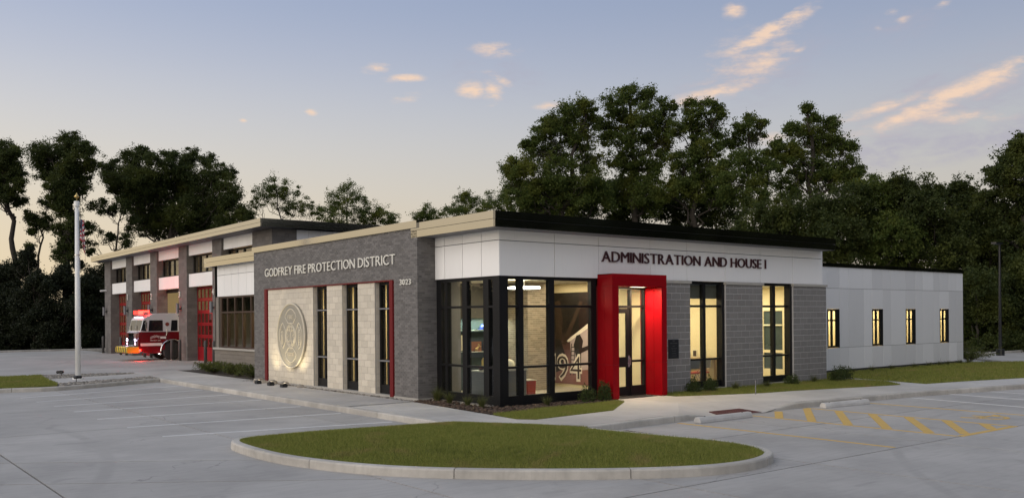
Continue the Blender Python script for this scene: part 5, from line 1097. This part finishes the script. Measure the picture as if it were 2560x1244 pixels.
for i, (x, y, s) in enumerate(((-1.02,13.6,.20),(-1.0,13.25,.16),(-.98,12.35,.20),(-1.0,11.25,.19),(-.95,10.1,.14),(14.95,-.62,.13))):
    obj('stone', stone_mesh(40+i, None, s*1.2, s, s*.8), 'boulder', loc=(x,y,s*.25-.02), label=('leftmost rough stone in the wall gravel','second rough stone in the wall gravel','rough stone between the left and middle ground lights','rough stone between the middle and right ground lights','rough stone right of the ground lights','small pale stone between two shrubs at the pier end')[i], cat='stone', group='stones in the beds')
def leafmat(name, c1, c2, tr=.35, c3=None):
    m, nt, b, out = nodes(name); g = nt.nodes.new('ShaderNodeNewGeometry'); c = mx(nt, g.outputs['Random Per Island'], c1, c2)
    if c3: c = mx(nt, sstep(nt, noise(nt, .45, 3, coord='World'), .48, .68), c, c3)
    sock(nt, c, b.inputs['Base Color']); b.inputs['Roughness'].default_value = .6; b.inputs['Specular IOR Level'].default_value = .25
    t = nt.nodes.new('ShaderNodeBsdfTranslucent'); nt.links.new(c, t.inputs[0]); x = nt.nodes.new('ShaderNodeMixShader'); x.inputs[0].default_value = tr; nt.links.new(b.outputs[0], x.inputs[1]); nt.links.new(t.outputs[0], x.inputs[2]); nt.links.new(x.outputs[0], out.inputs[0])
leafmat('juniper_leaf', (.05,.075,.018), (.12,.13,.03)); leafmat('shrub_leaf', (.04,.065,.02), (.085,.11,.032)); leafmat('tuft_blade', (.06,.08,.025), (.15,.15,.05)); plain('stem_brown', (.06,.045,.03), .9)
def orient_leaves(C0, size, n, up=.35, aspect=.55):
    """n leaves (quads, pointed) round centres C0 with random directions"""
    d = rng.normal(size=(n,3)); d[:,2] += up; d /= np.linalg.norm(d, axis=1)[:,None]; r = rng.normal(size=(n,3)); s = np.cross(d, r); s /= np.linalg.norm(s, axis=1)[:,None] + 1e-9
    L = (size * (.7 + .6*rng.random(n)))[:,None]; a = C0; V = np.stack([a, a + d*L*.5 + s*L*aspect*.5, a + d*L, a + d*L*.5 - s*L*aspect*.5], 1)
    return V.reshape(-1,3), np.arange(n*4).reshape(-1,4)
def tri_leaves(C0, size, n, up=.1, aspect=.85):
    d = rng.normal(size=(n,3)); d[:,2] += up; d /= np.linalg.norm(d, axis=1)[:,None]; r = rng.normal(size=(n,3)); s = np.cross(d, r); s /= np.linalg.norm(s, axis=1)[:,None] + 1e-9
    L = (size * (.6 + .8*rng.random(n)))[:,None]; V = np.stack([C0 - s*L*aspect*.5, C0 + s*L*aspect*.5, C0 + d*L], 1)
    return V.reshape(-1,3), np.arange(n*3).reshape(-1,3)
def tuft(x, y, h, r, n, lab, wisps=6, mat='tuft_blade', z=-.015):
    t = thing('ornamental_grass', lab, 'grass clump', (x,y,z), 'ornamental grass clumps'); k = 5; V = []; Q = []
    for i in range(n + wisps):
        a = rng.random()*6.28; hh = h*(.6+.5*rng.random()) if i < n else h*(1.5+.6*rng.random()); sp = r*(.3+.9*rng.random())*(1 if i < n else .8); w = .006 if i < n else .0025; b0 = r*.25*rng.random(); pa = a + 1.57
        for j in range(k + 1):
            s = j/k; d = b0 + sp*s**1.8; zz = hh*(s - .25*s*s*(sp/r)); ww = w*(1-s*.9); V += [(d*math.cos(a)+ww*math.cos(pa), d*math.sin(a)+ww*math.sin(pa), zz), (d*math.cos(a)-ww*math.cos(pa), d*math.sin(a)-ww*math.sin(pa), zz)]
        o = i*(k+1)*2; Q += [(o+2*j,o+2*j+1,o+2*j+3,o+2*j+2) for j in range(k)]
    obj('blades', np_mesh('blades', np.array(V), np.array(Q), mat), None, t); obj('crown', MB().lathe([(r*.25,-.02),(r*.22,.05),(.01,.06)], n=8), 'stem_brown', t)
tuft(-.30,2.55,.48,.34,220,'grass clump at the foot of the brick corner',14); tuft(-.42,1.75,.40,.28,160,'grass clump second from the brick corner',8); tuft(-.45,.85,.36,.26,140,'grass clump below the west glazing',8); tuft(-.45,.20,.38,.28,150,'grass clump just left of the black corner post',12); tuft(1.25,-.42,.32,.26,140,'grass clump below the south glazing',5)
tuft(9.05,-.55,.30,.26,150,'low grass clump before the left tall window',3); tuft(10.6,-.62,.30,.26,140,'low grass clump before the middle block pier',3); tuft(13.4,-.55,.34,.28,140,'brownish grass clump before the last block pier',4)
for i, x in enumerate((19.4,20.9,22.5,24.4,25.7,26.7,27.4,28.6,29.4)): tuft(x, 1.62, .26, .28, 110, ('dry grass clump below the first wing window','tall dry grass clump left of the second wing window','tall dry grass clump below the second wing window','low grass clump between the second and third wing windows','low grass clump below the third wing window','grass clump right of the third wing window','grass clump left of the fourth wing window','grass clump below the fourth wing window','grass clump at the wing corner')[i], 9 if i in (1,2,5) else 4)
def shrub(x, y, rx, rz_, lab, n=900, mat='shrub_leaf', leaf=.05, cat='shrub', name='shrub', z=-.015, up=.6, flat_=1.0, group='shrubs along the walls'):
    t = thing(name, lab, cat, (x,y,z), group); d = rng.normal(size=(n,3)); d /= np.linalg.norm(d, axis=1)[:,None]; d[:,2] = np.abs(d[:,2]); rad = (.35+.65*rng.random(n)**.5)[:,None]; lob = 1 + .25*np.sin(d[:,0]*5+x)*np.cos(d[:,1]*4+y); p = d*rad*lob[:,None]*np.array([rx,rx,rz_]); p[:,2] += .03
    V, Q = orient_leaves(p, leaf, n, up); obj('foliage', np_mesh('foliage', V, Q, mat), None, t)
    sm = MB()
    for k in range(6): a = k*1.05; sm.tube([(0,0,-.02),(rx*.3*math.cos(a),rx*.3*math.sin(a),rz_*.35),(rx*.65*math.cos(a),rx*.65*math.sin(a),rz_*.7)], [.014,.01,.004], 5)
    obj('stems', sm, 'stem_brown', t)
shrub(2.70,-.42,.24,.42,'small shrub below the right pane of the south glazing'); shrub(3.32,-.45,.22,.50,'upright shrub at the left foot of the red portal',1300); shrub(7.15,-.45,.23,.40,'shrub at the left edge of the left tall window',1200); shrub(7.85,-.5,.22,.42,'shrub below the left tall window',1200); shrub(12.0,-.62,.28,.34,'dark shrub below the right tall window',900); shrub(14.55,-.72,.27,.46,'left of two shrubs at the end of the block piers',1400); shrub(15.25,-.55,.31,.50,'right of two shrubs at the end of the block piers',1500); shrub(15.05,1.3,.16,.8,'narrow dark shrub in the corner of pier and wing',700)
def juniper(x, y, r, h, lab):
    t = thing('juniper', lab, 'juniper', (x,y,-.012), 'spreading junipers below the office'); C0 = []; sm = MB()
    for k in range(26):
        a = rng.random()*6.28; L = r*(.5+.6*rng.random()); el_ = .25+.5*rng.random(); e = np.array([math.cos(a)*L, math.sin(a)*L, h*el_*1.6]); s = np.linspace(.15,1,34)[:,None]; q = s*e; q[:,2] = h*.2 + (e[2]-h*.2)*np.sin(s[:,0]*1.5); q += rng.normal(size=q.shape)*.045; C0.append(q); sm.tube([(0,0,0),tuple(q[16]),tuple(q[-1])], [.012,.007,.003], 4)
    C0 = np.vstack(C0); C0 = np.vstack([C0]*2); V, Q = orient_leaves(C0, .085, len(C0), .4, .32); obj('foliage', np_mesh('foliage', V, Q, 'juniper_leaf'), None, t); obj('stems', sm, 'stem_brown', t)
for i, (x, y, r, h) in enumerate(((.25,22.3,.85,.36),(-.05,20.9,.80,.40),(.15,19.4,.80,.38),(.0,18.0,.75,.42),(.0,16.4,.80,.40))): juniper(x, y, r, h, ('leftmost juniper below the office window','second juniper from the left below the office window','middle juniper of the five below the office window','fourth juniper from the left below the office window','juniper beside the brick wall below the office window')[i])
for i, (x, y, r, h) in enumerate(((31.3,2.4,1.3,.55),(33.2,3.2,1.2,.6),(31.9,4.0,1.5,.9))): juniper(x, y, r*1.1, h, ('low spreading juniper at the wing corner','juniper beside the road beyond the wing','taller juniper behind the others beyond the wing')[i])
tp2 = thing('utility_cover', 'flat white cover on the ground at the wing corner', 'cover', (30.6,3.4,-.02)); obj('lid', bx(-.5,.5,-.4,.4,.0,.10), 'white_paint', tp2, bevel=.02); obj('rim', bx(-.56,.56,-.46,.46,-.02,.03), 'cast_stone', tp2)
# ------------------------------------------------------------------ trees
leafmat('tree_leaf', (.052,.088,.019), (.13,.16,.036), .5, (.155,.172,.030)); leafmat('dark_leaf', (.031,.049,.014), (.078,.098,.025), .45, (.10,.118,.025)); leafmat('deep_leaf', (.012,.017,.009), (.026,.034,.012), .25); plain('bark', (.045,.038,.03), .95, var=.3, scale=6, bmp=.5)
def curve3(a, b, sag, n=6, wob=.15):
    a, b = np.array(a, float), np.array(b, float); L = np.linalg.norm(b - a); pts = []
    for i in range(n + 1):
        s = i/n; p = a*(1-s) + b*s; p = p + np.array([0,0,-sag*L*math.sin(math.pi*s)]); 
        if 0 < i < n: p = p + rng.normal(size=3)*wob*L*.08
        pts.append(p)
    return pts
def tree(name, label, base, lobes, trunk_r, mat='tree_leaf', leaf=.24, dens=1.0, group='trees behind the station', fork=.35, open_=.5, cat='tree'):
    """base: ground point; lobes: leaf masses (centre, radius) in the world; limbs run from the trunk into each"""
    base = np.array(base, float); t = thing(name, label, cat, tuple(base), group)
    cs = np.array([l[0] for l in lobes]); rs = np.array([l[1] for l in lobes]); top = cs[np.argmax(cs[:,2])]; mid = cs.mean(0)
    tw = MB(); H = top[2] - base[2]
    trunk = [base, base*.7 + np.array([mid[0],mid[1],base[2]])*.3 + (0,0,H*.25), np.array([mid[0],mid[1],base[2]+H*.5])*.7 + np.array([base[0],base[1],base[2]+H*.5])*.3, np.array([mid[0]*.5+top[0]*.5, mid[1]*.5+top[1]*.5, base[2]+H*.75]), top - (0,0,rs[np.argmax(cs[:,2])]*.3)]
    tr_ = [trunk[0]]; 
    for a, b_ in zip(trunk[:-1], trunk[1:]): tr_ += curve3(a, b_, 0, 4, .5)[1:]
    tr_ = np.array(tr_); rad = [trunk_r*(1-.86*(i/(len(tr_)-1)))**.9 for i in range(len(tr_))]
    tw.tube([tuple(p - base) for p in tr_], rad, 9)
    for c, r in zip(cs, rs):
        hh = c[2] - base[2]; k = int(np.argmin(np.abs((tr_[:,2]-base[2]) - max(H*.18, hh - np.linalg.norm((c-tr_[0])[:2])*.9 - r*.6)))); k = min(k, len(tr_)-2)
        br_ = curve3(tr_[k], c, .06, 6, 1.0); r0 = min(rad[k]*.6, .05 + .055*r); tw.tube([tuple(p - base) for p in br_], [r0*(1-.8*i/6) for i in range(7)], 6)
        for q in range(7):
            d = rng.normal(size=3); d /= np.linalg.norm(d); d[2] = abs(d[2])*.8; e = c + d*r*.95; s = br_[3 + q % 3]; tw.tube([tuple(p - base) for p in curve3(s, e, .03, 4, 1.2)], [r0*.38,r0*.3,r0*.22,r0*.15,r0*.06], 4)
    obj('trunk', tw, 'bark', t, smooth=True)
    P_ = []
    for c, r in zip(cs, rs):
        ncl = int(12*dens*max(.6, r)**1.75) + 7; d = rng.normal(size=(ncl,3)); d /= np.linalg.norm(d, axis=1)[:,None]; cc = c + d*(r*(.25+.75*rng.random(ncl)**.5)*rng.uniform(.85,1.15,ncl))[:,None]*np.array([1,1,.95])
        cr_ = .20*(r**.5)*(.45+1.1*rng.random(ncl)); m = int(150*dens)
        if dens >= .75:      # loose sprigs round the mass
            k2 = int(ncl*.5); d2 = rng.normal(size=(k2,3)); d2 /= np.linalg.norm(d2, axis=1)[:,None]; e2 = c + d2*(r*rng.uniform(.95,1.25,k2))[:,None]; P_.append((e2[:,None,:] + rng.normal(size=(k2,22,3))*.15).reshape(-1,3))
        q = rng.normal(size=(ncl,m,3))*np.array([1,1,.66]); P_.append((cc[:,None,:] + q*cr_[:,None,None]).reshape(-1,3))
    P_ = np.vstack(P_) - base; V, Q = tri_leaves(P_, leaf*.52, len(P_), .1, .95); obj('crown', np_mesh('crown', V, Q, mat), None, t)
    return t
def L_(spec, ox, oy, sc, Z, dz=1.2, k=.96):
    out = []
    for (x, y, r) in spec:
        z = Z + rng.uniform(-dz, dz); p = at(ox + x/sc, oy + y/sc, z); out.append((p, r/sc/FPX*z*k))
    return out
def ground_at(px, Z): p = at(px, 800, Z); return (p[0], p[1], -.3)
RX = (1200, 180, 2.56)
A_ = [(200,600,70),(240,700,90),(320,480,55),(400,380,80),(470,320,70),(590,235,85),(675,225,65),(560,380,115),(450,500,125),(650,430,90),(330,650,115),(500,650,125),(350,790,120),(550,800,125),(700,560,90),(720,700,110),(700,330,60),(250,800,100),(640,760,110),(760,820,100)]
B_ = [(955,150,75),(860,190,75),(1080,175,75),(1195,235,70),(890,300,95),(1040,300,100),(1170,330,80),(950,430,80),(1090,440,75),(1000,560,70),(960,660,90),(820,420,55),(780,340,55),(1120,560,75),(1080,680,90),(880,560,70),(900,760,110),(1060,800,120),(1180,460,60)]
C_s = [(1340,225,50),(1440,240,75),(1530,265,55),(1340,330,75),(1450,370,90),(1400,480,90),(1270,560,80),(1290,680,100),(1250,380,55),(1390,600,85),(1480,500,70),(1480,640,90),(1380,760,120),(1200,760,110),(1520,780,110)]
D_ = [(1680,340,65),(1800,335,38),(1770,420,55),(1650,430,70),(1550,440,60),(1730,250+40,35)]
D2 = [(1690,560,90),(1790,640,110),(1600,720,110),(1850,540,70),(1760,780,120),(1550,620,60)]
E2 = [(2095,235,34),(2130,290,36),(2240,330,55),(2010,370,55),(2110,400,95),(2250,450,95),(2350,470,55),(2000,490,75),(2150,560,120),(2330,600,90),(2420,640,42),(1905,470,40),(1950,580,75),(2200,700,140),(2000,720,120),(2400,700,70)]
tree('cottonwood_tree', 'broad leaning cottonwood at the left of the tall group behind the station', ground_at(1420,73), L_(A_, *RX, 73), .42, dens=1.15)
tree('cottonwood_tree', 'tallest cottonwood of the group behind the station', ground_at(1580,75), L_(B_, *RX, 75), .45, dens=1.1)
tree('cottonwood_tree', 'cottonwood right of the tallest one, with an airy crown', ground_at(1730,74), L_(C_s, *RX, 74), .40)
tree('cottonwood_tree', 'slender cottonwood with a bare slanting limb', ground_at(1800,76), L_(D_, *RX, 76), .30, dens=.9)
tree('cottonwood_tree', 'lower bushy tree between the slender and the right cottonwood', ground_at(1880,71), L_(D2, *RX, 71), .30, dens=1.1)
tree('cottonwood_tree', 'separate rounded cottonwood at the right of the tall group', ground_at(2030,72), L_(E2, *RX, 72), .42, dens=1.1)
# lower wood behind the roofs
def wood(spec, Z, lab, mat='dark_leaf', dens=1.0, leaf=.26, name='woodland_tree', group='woodland trees', tr=.22):
    xs = [s[0] for s in spec]; return tree(name, lab, ground_at(sum(xs)/len(xs), Z), [(at(x,y,Z+rng.uniform(-1.5,1.5)), r/FPX*Z) for x,y,r in spec], tr, mat, leaf, dens, group)
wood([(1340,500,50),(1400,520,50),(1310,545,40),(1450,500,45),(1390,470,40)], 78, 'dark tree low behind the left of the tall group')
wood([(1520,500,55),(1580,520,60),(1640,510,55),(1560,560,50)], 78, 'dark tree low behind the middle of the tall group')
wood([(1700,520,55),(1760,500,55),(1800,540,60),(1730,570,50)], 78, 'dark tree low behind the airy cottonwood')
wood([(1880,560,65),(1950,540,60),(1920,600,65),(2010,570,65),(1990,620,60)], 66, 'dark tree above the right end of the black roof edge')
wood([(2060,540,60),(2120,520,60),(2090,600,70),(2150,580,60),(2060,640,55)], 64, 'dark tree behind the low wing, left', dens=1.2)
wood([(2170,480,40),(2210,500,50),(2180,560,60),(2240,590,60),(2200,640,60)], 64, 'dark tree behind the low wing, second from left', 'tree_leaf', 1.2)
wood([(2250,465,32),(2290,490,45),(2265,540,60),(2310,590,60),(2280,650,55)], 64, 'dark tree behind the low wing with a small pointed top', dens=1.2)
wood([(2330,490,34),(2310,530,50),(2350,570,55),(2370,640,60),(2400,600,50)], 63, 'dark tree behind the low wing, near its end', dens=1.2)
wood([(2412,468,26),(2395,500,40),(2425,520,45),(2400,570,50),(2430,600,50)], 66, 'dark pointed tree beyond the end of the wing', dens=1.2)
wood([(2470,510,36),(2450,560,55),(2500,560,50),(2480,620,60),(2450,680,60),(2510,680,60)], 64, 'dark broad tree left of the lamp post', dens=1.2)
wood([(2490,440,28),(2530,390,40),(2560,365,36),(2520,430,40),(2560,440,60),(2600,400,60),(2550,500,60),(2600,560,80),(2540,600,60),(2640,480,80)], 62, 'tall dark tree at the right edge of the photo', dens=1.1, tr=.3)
for i, (x, y, r) in enumerate(((2440,740,60),(2440,820,60),(2500,770,65),(2520,840,55),(2570,760,70),(2600,840,70),(2660,760,90),(2560,690,60))):
    wood([(x,y,r),(x-30,y+30,r*.7),(x+35,y+20,r*.75),(x+5,y-35,r*.6)], 58 + (i % 3)*2.5, ('understorey bush at the wing corner, upper','understorey bush at the wing corner, lower','understorey tree left of the lamp post foot','low bush behind the lamp post foot','understorey tree right of the lamp post','low bush right of the lamp post','understorey tree at the far right edge','understorey tree behind the lamp post middle')[i], 'tree_leaf' if i in (1,2,5) else 'dark_leaf', 1.3, .24, 'understorey_tree', 'understorey trees', .10)
# left group (surveyed at 3.456 px per px)
LX = (0, 340, 3.456)
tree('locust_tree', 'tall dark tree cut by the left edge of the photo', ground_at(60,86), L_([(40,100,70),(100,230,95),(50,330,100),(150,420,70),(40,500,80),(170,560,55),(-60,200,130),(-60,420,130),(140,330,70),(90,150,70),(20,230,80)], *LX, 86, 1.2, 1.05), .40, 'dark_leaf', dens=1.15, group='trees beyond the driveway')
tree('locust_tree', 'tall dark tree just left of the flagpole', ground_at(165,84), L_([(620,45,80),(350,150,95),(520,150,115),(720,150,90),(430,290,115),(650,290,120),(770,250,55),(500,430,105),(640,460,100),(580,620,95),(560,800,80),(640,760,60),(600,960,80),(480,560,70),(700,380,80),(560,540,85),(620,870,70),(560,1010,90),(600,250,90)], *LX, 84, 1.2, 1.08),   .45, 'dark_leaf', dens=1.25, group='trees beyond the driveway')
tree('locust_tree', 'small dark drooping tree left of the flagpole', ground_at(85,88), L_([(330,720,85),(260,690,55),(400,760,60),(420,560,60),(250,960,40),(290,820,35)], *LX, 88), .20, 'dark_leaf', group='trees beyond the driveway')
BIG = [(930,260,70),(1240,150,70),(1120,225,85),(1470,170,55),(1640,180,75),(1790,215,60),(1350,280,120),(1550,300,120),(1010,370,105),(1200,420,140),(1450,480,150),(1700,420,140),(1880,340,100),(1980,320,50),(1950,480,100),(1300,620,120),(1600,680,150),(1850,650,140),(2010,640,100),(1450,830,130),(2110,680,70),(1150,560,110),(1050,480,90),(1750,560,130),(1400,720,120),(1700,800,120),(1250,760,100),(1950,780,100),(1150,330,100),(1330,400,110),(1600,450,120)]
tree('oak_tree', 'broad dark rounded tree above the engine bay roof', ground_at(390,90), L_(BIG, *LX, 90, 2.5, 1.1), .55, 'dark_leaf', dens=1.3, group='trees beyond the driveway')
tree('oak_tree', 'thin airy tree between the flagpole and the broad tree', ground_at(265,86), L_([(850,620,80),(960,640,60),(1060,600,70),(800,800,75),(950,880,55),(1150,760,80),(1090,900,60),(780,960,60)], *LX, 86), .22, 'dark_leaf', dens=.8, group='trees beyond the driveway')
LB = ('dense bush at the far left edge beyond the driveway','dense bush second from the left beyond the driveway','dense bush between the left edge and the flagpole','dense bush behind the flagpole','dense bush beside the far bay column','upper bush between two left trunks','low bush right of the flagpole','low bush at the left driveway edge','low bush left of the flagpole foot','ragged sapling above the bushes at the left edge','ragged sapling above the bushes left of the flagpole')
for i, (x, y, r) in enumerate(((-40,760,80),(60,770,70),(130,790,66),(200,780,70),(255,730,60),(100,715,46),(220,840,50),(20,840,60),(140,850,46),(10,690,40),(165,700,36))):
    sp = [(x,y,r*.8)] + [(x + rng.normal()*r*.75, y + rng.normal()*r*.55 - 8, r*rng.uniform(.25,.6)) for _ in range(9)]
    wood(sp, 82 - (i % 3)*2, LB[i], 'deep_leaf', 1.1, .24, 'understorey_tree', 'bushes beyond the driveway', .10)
# small open trees above the roofs
def small(spec, Z, lab, **k): return tree('honey_locust', lab, ground_at(sum(s[0] for s in spec)/len(spec), Z), [(at(x,y,Z+rng.uniform(-1,1)), r/FPX*Z) for x,y,r in spec], .20, 'tree_leaf', .20, k.get('dens', .75), 'open trees above the roofs')
small([(690,462,26),(655,480,24),(722,480,28),(690,500,26),(760,515,24),(640,508,18),(725,520,24),(790,530,20)], 95, 'open branching tree just right of the bay roof end')
small([(868,480,30),(835,500,26),(895,505,26),(860,520,30),(820,540,26),(900,545,24),(850,550,30)], 92, 'open tree second from the bay roof end')
small([(935,528,24),(965,540,24),(915,548,22),(985,552,18),(945,555,22)], 94, 'low open tree right of the second one')
small([(1070,535,26),(1045,545,20),(1098,542,20),(1070,552,24)], 96, 'small rounded tree above the brick wall coping')
small([(1162,488,16),(1150,512,24),(1185,512,22),(1130,530,22),(1165,535,28),(1205,525,22)], 90, 'thin tree with bare twigs left of the black roof corner')
small([(1235,505,26),(1260,495,22),(1225,525,22),(1265,520,24)], 88, 'small tree just above the black roof corner')
# hidden wood to the south and east that the glossy metal and glass look at
def belt(name, lab, a, b, n, h0, h1):
    a, b = np.array(a, float), np.array(b, float); C0 = []; tw = MB()
    for i in range(n):
        s = (i + rng.random()*.6)/n; p = a + (b-a)*s + rng.normal(size=2)*1.5; h = h0 + (h1-h0)*rng.random(); tw.tube([(p[0],p[1],-.3),(p[0]+rng.normal()*.5,p[1]+rng.normal()*.5,h*.8)], [.25,.08], 6)
        for k in range(14):
            c = np.array([p[0]+rng.normal()*1.6, p[1]+rng.normal()*1.6, h*(.06+.86*k/13)]); C0.append(c + rng.normal(size=(130,3))*np.array([1.3,1.3,.8]))
    C0 = np.vstack(C0); V, Q = orient_leaves(C0, .85, len(C0), .1, .9); o = obj(name, np_mesh(name, V, Q, 'deep_leaf'), None, kind='stuff'); tag(o, lab, 'wood'); tk = obj('trunks', tw, 'bark', o); tk['kind'] = 'stuff'
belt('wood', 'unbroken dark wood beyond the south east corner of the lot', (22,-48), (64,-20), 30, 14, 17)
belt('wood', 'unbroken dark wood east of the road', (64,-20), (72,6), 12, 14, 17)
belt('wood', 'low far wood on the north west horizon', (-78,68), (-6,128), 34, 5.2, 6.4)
